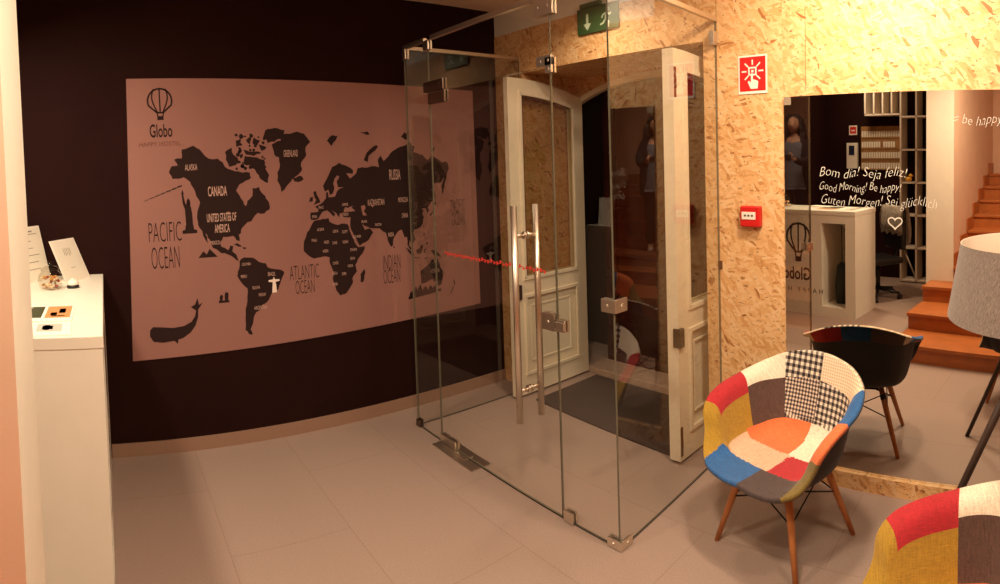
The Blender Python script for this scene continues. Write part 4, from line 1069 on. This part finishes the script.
# office chair with a pale cloth over its back
oc = root('office_chair', 'black office chair behind the reception desk, seen in the mirror', 'chair', (-2.42, -1.1, 0), radians(215))
bm = new_bm(); box(bm, -.24, .24, -.24, .24, .44, .52); obj('seat', bm, BLACK, oc, bevel=.03)
bm = new_bm(); box(bm, -.22, .22, .22, .29, .60, 1.12); obj('backrest', bm, BLACK, oc, bevel=.03)
bm = new_bm(); tube(bm, [(0, 0, .10), (0, 0, .44)], .028, 12); tube(bm, [(0, .1, .43), (0, .27, .46), (0, .275, .65)], .018, 8); obj('column', bm, BLACK, oc)
bm = new_bm()
for k in range(5):
    a = k*2*pi/5; tube(bm, [(0, 0, .12), (.29*cos(a), .29*sin(a), .075)], [.025, .016], 8)
obj('base', bm, BLACK, oc)
for k in range(5):
    a = k*2*pi/5; bm = new_bm(); tube(bm, [(.29*cos(a)-.02*sin(a), .29*sin(a)+.02*cos(a), .03), (.29*cos(a)+.02*sin(a), .29*sin(a)-.02*cos(a), .03)], .03, 12); obj('caster', bm, BLACK, oc)
bm = new_bm(); n_ = 16
prf = [(.200, .82), (.196, .92), (.198, 1.03), (.206, 1.125), (.235, 1.15), (.28, 1.148), (.306, 1.12), (.312, 1.02), (.318, .92), (.33, .80), (.335, .70)]
gr = [[bm.verts.new((-.25+.50*i/n_+.01*sin(j*1.3), y+(.010*sin(i*1.7+j) if abs(y-.255) > .05 else 0), z-(.04*abs(sin(i*.7)) if j in (0, len(prf)-1) else 0))) for j, (y, z) in enumerate(prf)] for i in range(n_+1)]
for i in range(n_):
    for j in range(len(prf)-1): f = bm.faces.new((gr[i][j], gr[i+1][j], gr[i+1][j+1], gr[i][j+1])); f.smooth = True
bmesh.ops.solidify(bm, geom=list(bm.faces), thickness=.008)
jk = T('draped_jacket', bm, mat('jacket_print', (206, 190, 172), .85, noise=.25, nscale=26), 'pale patterned jacket draped over the office chair back, seen in the mirror', 'jacket')
jk.location = oc.location; jk.rotation_euler = oc.rotation_euler

# ------------------------------------------------------------------ staircase (in front of and behind the photographer, seen in the mirror)
st = root('staircase', 'varnished orange wood staircase rising beside the tan wall, seen in the mirror', 'staircase', (-.4, .4, 0))
RISE = .155
YS = [.98, .55, .10, -.205, -.52, -.82, -1.12, -1.42, -1.72, -2.02, -2.28]
for k in range(10):
    x0 = -1.60 if YS[k] > -.2 else -1.448
    if k == 2: x0 = -1.60
    z1 = RISE*(k+1)
    sk = .16 if k < 2 else .0
    yb_ = YS[k+1] if k < 9 else YB+.01
    bm = new_bm()
    xr = 1.35
    ya = YS[k]
    xl = -1.44 if k < 3 else -1.198
    y_end = max(yb_-.03, YB+.01) if k != 2 else -.198
    prism(bm, [(xl, ya), (xr, ya+sk*1.6), (xr, y_end), (xl, y_end)], z1-RISE+.0, z1-.03) if k < 3 else box(bm, xl, xr, y_end, ya, z1-RISE, z1-.03)
    if k == 2:
        pass
    rs = obj('riser', bm, STAIRW, st, world=True)
    bm = new_bm()
    if k < 3: prism(bm, [(xl-.01, ya+.02), (xr, ya+sk*1.6+.02), (xr, y_end), (xl-.01, y_end)] if k < 2 else [(xl-.01, ya+.02), (xr, ya+.02), (xr, -.198), (xl-.01, -.198)], z1-.03, z1)
    else: box(bm, xl, xr, y_end, ya+.02, z1-.03, z1)
    obj('tread', bm, STAIRW, st, world=True, bevel=.004)
bm = new_bm()
for k in range(3, 10):
    ya, yb_ = YS[k]+.05, (YS[k+1]+.05 if k < 9 else YB+.01)
    box(bm, -1.198, -1.184, yb_, min(ya, -.205), RISE*(k+1)-.0, RISE*(k+1)+.14)
obj('skirting', bm, STAIRW, st, world=True)

# ------------------------------------------------------------------ the photographer, seen in the reflections
FD = radians(24)     # heading: local -Y (front) turned towards the entrance
ps_z = RISE*4
prs = root('person', 'person with long curly dark hair holding a phone up, seen in the reflections', 'person', (.16, -.42, ps_z), pi+FD)
SKIN = mat('skin', (206, 150, 118), .5); HAIR = mat('dark_hair', (34, 20, 16), .5, noise=.3, nscale=60); TOP = mat('grey_top', (116, 118, 130), .85); CARD = mat('dark_cardigan', (42, 30, 32), .9); TROU = mat('dark_trousers', (38, 34, 40), .85); SHOE = mat('white_shoe', (205, 190, 176), .6)
import numpy as np
inv = (Matrix.Translation(prs.location) @ Matrix.Rotation(pi+FD, 4, 'Z')).inverted()
ph_l = inv @ Vector((.012, -.03, EYE))
def skin(name, verts, edges, m, parent, rootv=0, lev=2):
    me = bpy.data.meshes.new(name); me.from_pydata([v[:3] for v in verts], edges, [])
    o = bpy.data.objects.new(name, me); COL.objects.link(o)
    sk_ = o.modifiers.new('skin', 'SKIN'); sk_.use_smooth_shade = True
    for i, v in enumerate(verts):
        r_ = v[3] if isinstance(v[3], tuple) else (v[3], v[3]); me.skin_vertices[0].data[i].radius = r_
        me.skin_vertices[0].data[i].use_root = (i == rootv)
    ss = o.modifiers.new('sub', 'SUBSURF'); ss.levels = lev; ss.render_levels = lev
    dg = bpy.context.evaluated_depsgraph_get(); me2 = bpy.data.meshes.new_from_object(o.evaluated_get(dg))
    bpy.data.objects.remove(o)
    o = bpy.data.objects.new(name, me2); COL.objects.link(o); me2.materials.clear(); me2.materials.append(m); o.parent = parent
    return o
hx, hy, hz = ph_l
HL = Vector((hx+.085, hy+.03, hz-.01)); HR = Vector((hx-.085, hy+.03, hz-.01))
# body (front = -Y local)
V = [(0,0,.90,(.15,.11)),(0,0,1.06,(.125,.095)),(0,.01,1.22,(.15,.10)),(0,.015,1.33,(.13,.085)),(0,.01,1.40,.052),(0,-.005,1.46,.05),
     (.155,.015,1.335,.052),(.22,-.06,1.12,.042),(HL.x*.6+.088,HL.y*.55-.01,1.09,.036),(HL.x,HL.y,HL.z,.024),
     (-.155,.015,1.335,.052),(-.22,-.06,1.12,.042),(HR.x*.6-.088,HR.y*.55-.01,1.09,.036),(HR.x,HR.y,HR.z,.024),
     (.085,0,.82,.085),(.095,-.01,.46,.058),(.095,.01,.09,.036),(.10,-.10,.035,.034),(-.085,0,.82,.085),(-.095,-.01,.46,.058),(-.095,.01,.09,.036),(-.10,-.10,.035,.034)]
E_ = [(0,1),(1,2),(2,3),(3,4),(4,5),(3,6),(6,7),(7,8),(8,9),(3,10),(10,11),(11,12),(12,13),(0,14),(14,15),(15,16),(16,17),(0,18),(18,19),(19,20),(20,21)]
skin('body', V, E_, SKIN, prs)
# clothing: same chains slightly fatter
V2 = [(0,0,.90,(.16,.12)),(0,0,1.06,(.137,.108)),(0,.01,1.22,(.16,.113)),(0,.015,1.335,(.14,.095)),(.15,.015,1.335,.06),(-.15,.015,1.335,.06),(0,0,.80,(.165,.12))]
skin('top', V2, [(0,1),(1,2),(2,3),(3,4),(3,5),(0,6)], TOP, prs)
for s in (1, -1):
    hand = HL if s > 0 else HR
    el = Vector((hand.x*.6+s*.088, hand.y*.55-.01, 1.09))
    skin('sleeve', [(s*.10,.02,1.375,.05),(s*.155,.02,1.345,.068),(s*.22,-.06,1.12,.056),(el.x,el.y,el.z,.05),tuple(el.lerp(hand,.8))+(.036,)], [(0,1),(1,2),(2,3),(3,4)], CARD, prs)
    skin('cardigan_front', [(s*.075,.025,1.395,.045),(s*.12,-.005,1.345,.06),(s*.135,-.04,1.15,(.05,.07)),(s*.15,-.02,.9,(.05,.08)),(s*.16,.0,.68,(.045,.07))], [(0,1),(1,2),(2,3),(3,4)], CARD, prs)
    skin('trouser_leg', [(s*.08,0,.86,.10),(s*.095,-.01,.46,.07),(s*.095,.01,.08,.058)], [(0,1),(1,2)], TROU, prs)
    skin('shoe', [(s*.095,.03,.045,.044),(s*.10,-.06,.042,.043),(s*.105,-.15,.034,.034)], [(0,1),(1,2)], SHOE, prs)
    # hand: palm + four fingers + thumb closing on the phone
    n_ = Vector((-s, 0, 0))
    vv = [(hand.x,hand.y,hand.z,.022),(hand.x-s*.008,hand.y-.008,hand.z+.035,(.022,.012))]; ee = [(0,1)]
    for k in range(4):
        b0 = Vector((hand.x-s*.006, hand.y-.004-.0*k, hand.z+.012+.017*k)); i0 = len(vv)
        L1 = (.030, .034, .033, .026)[k]
        vv += [(b0.x-s*.010, b0.y+.010, b0.z, .0085), (b0.x-s*(.012+L1*.5), b0.y+.020, b0.z+.002, .008), (b0.x-s*(.012+L1), b0.y+.012, b0.z+.004, .007)]
        ee += [(1, i0), (i0, i0+1), (i0+1, i0+2)]
    i0 = len(vv); vv += [(hand.x-s*.012, hand.y-.004, hand.z+.0, .010), (hand.x-s*.028, hand.y-.004, hand.z+.012, .009), (hand.x-s*.042, hand.y+.004, hand.z+.018, .008)]
    ee += [(0, i0), (i0, i0+1), (i0+1, i0+2)]
    skin('hand', vv, ee, SKIN, prs, lev=1)
# head
bm = new_bm(); ball(bm, (0, -.02, 1.555), (.075, .095, .112), seg=28)
for v in bm.verts:
    dz = v.co.z-1.555
    if dz < 0: v.co.x *= 1-.25*(-dz/.112)**1.5; v.co.y = -.02+(v.co.y+.02)*(1-.12*(-dz/.112))
ball(bm, (0, -.118, 1.54), (.012, .018, .018), seg=10); ball(bm, (0, -.106, 1.50), (.026, .012, .008), 1, seg=10)
for s in (1, -1): ball(bm, (s*.03, -.102, 1.562), (.013, .009, .008), 2, seg=10); ball(bm, (s*.03, -.111, 1.562), (.006, .004, .006), 3, seg=8); ball(bm, (s*.075, -.005, 1.55), (.01, .018, .028), 0, seg=10); tube(bm, [(s*.016, -.109, 1.581), (s*.045, -.100, 1.583)], .004, 6, 3)
obj('head', bm, [SKIN, mat('lips', (160, 84, 76), .5), WSIGN, INK], prs)
bm = new_bm(); rr = random.Random(4)
ball(bm, (0, .01, 1.585), (.092, .105, .105), seg=24)
for v in list(bm.verts):
    if v.co.y < -.04 and v.co.z < 1.62: v.co.y = -.03
for _ in range(170):
    a = rr.uniform(-.25, pi+.25); r0 = rr.uniform(.068, .105)
    x0, y0 = r0*cos(a), .01+r0*sin(a)*.9
    L_ = rr.uniform(.30, .46); pts_ = []; ph = rr.random()*6
    for k in range(12):
        t = k/11; sp_ = (.45+.55*min(1, t*5))*(1+.75*t)
        pts_.append((x0*sp_+.016*cos(ph+t*15), y0*sp_*.9+.014*sin(ph+t*15)-.02*t, 1.655-rr.uniform(0, .004)-L_*t+.03*(1-t)))
    tube(bm, pts_, [.010]*3+[.011]*6+[.009, .007, .003], 5)
obj('hair', bm, HAIR, prs)
phn = root('smartphone', 'dark smartphone held up by the photographer, seen in the reflections', 'phone', (0, 0, EYE))
bm = new_bm(); fr_ = frame((0, -.022, 0), (cos(FD), sin(FD), 0), (0, 0, 1)); box(bm, -.07, .07, -.036, .036, -.004, .004, 0, fr_)
obj('case', bm, BLACK, phn, bevel=.003)
bm = new_bm(); box(bm, -.066, .066, -.033, .033, -.0046 if False else .0041, .0046, 0, fr_); obj('screen', bm, mat('screen', (30, 28, 30), .1), phn)
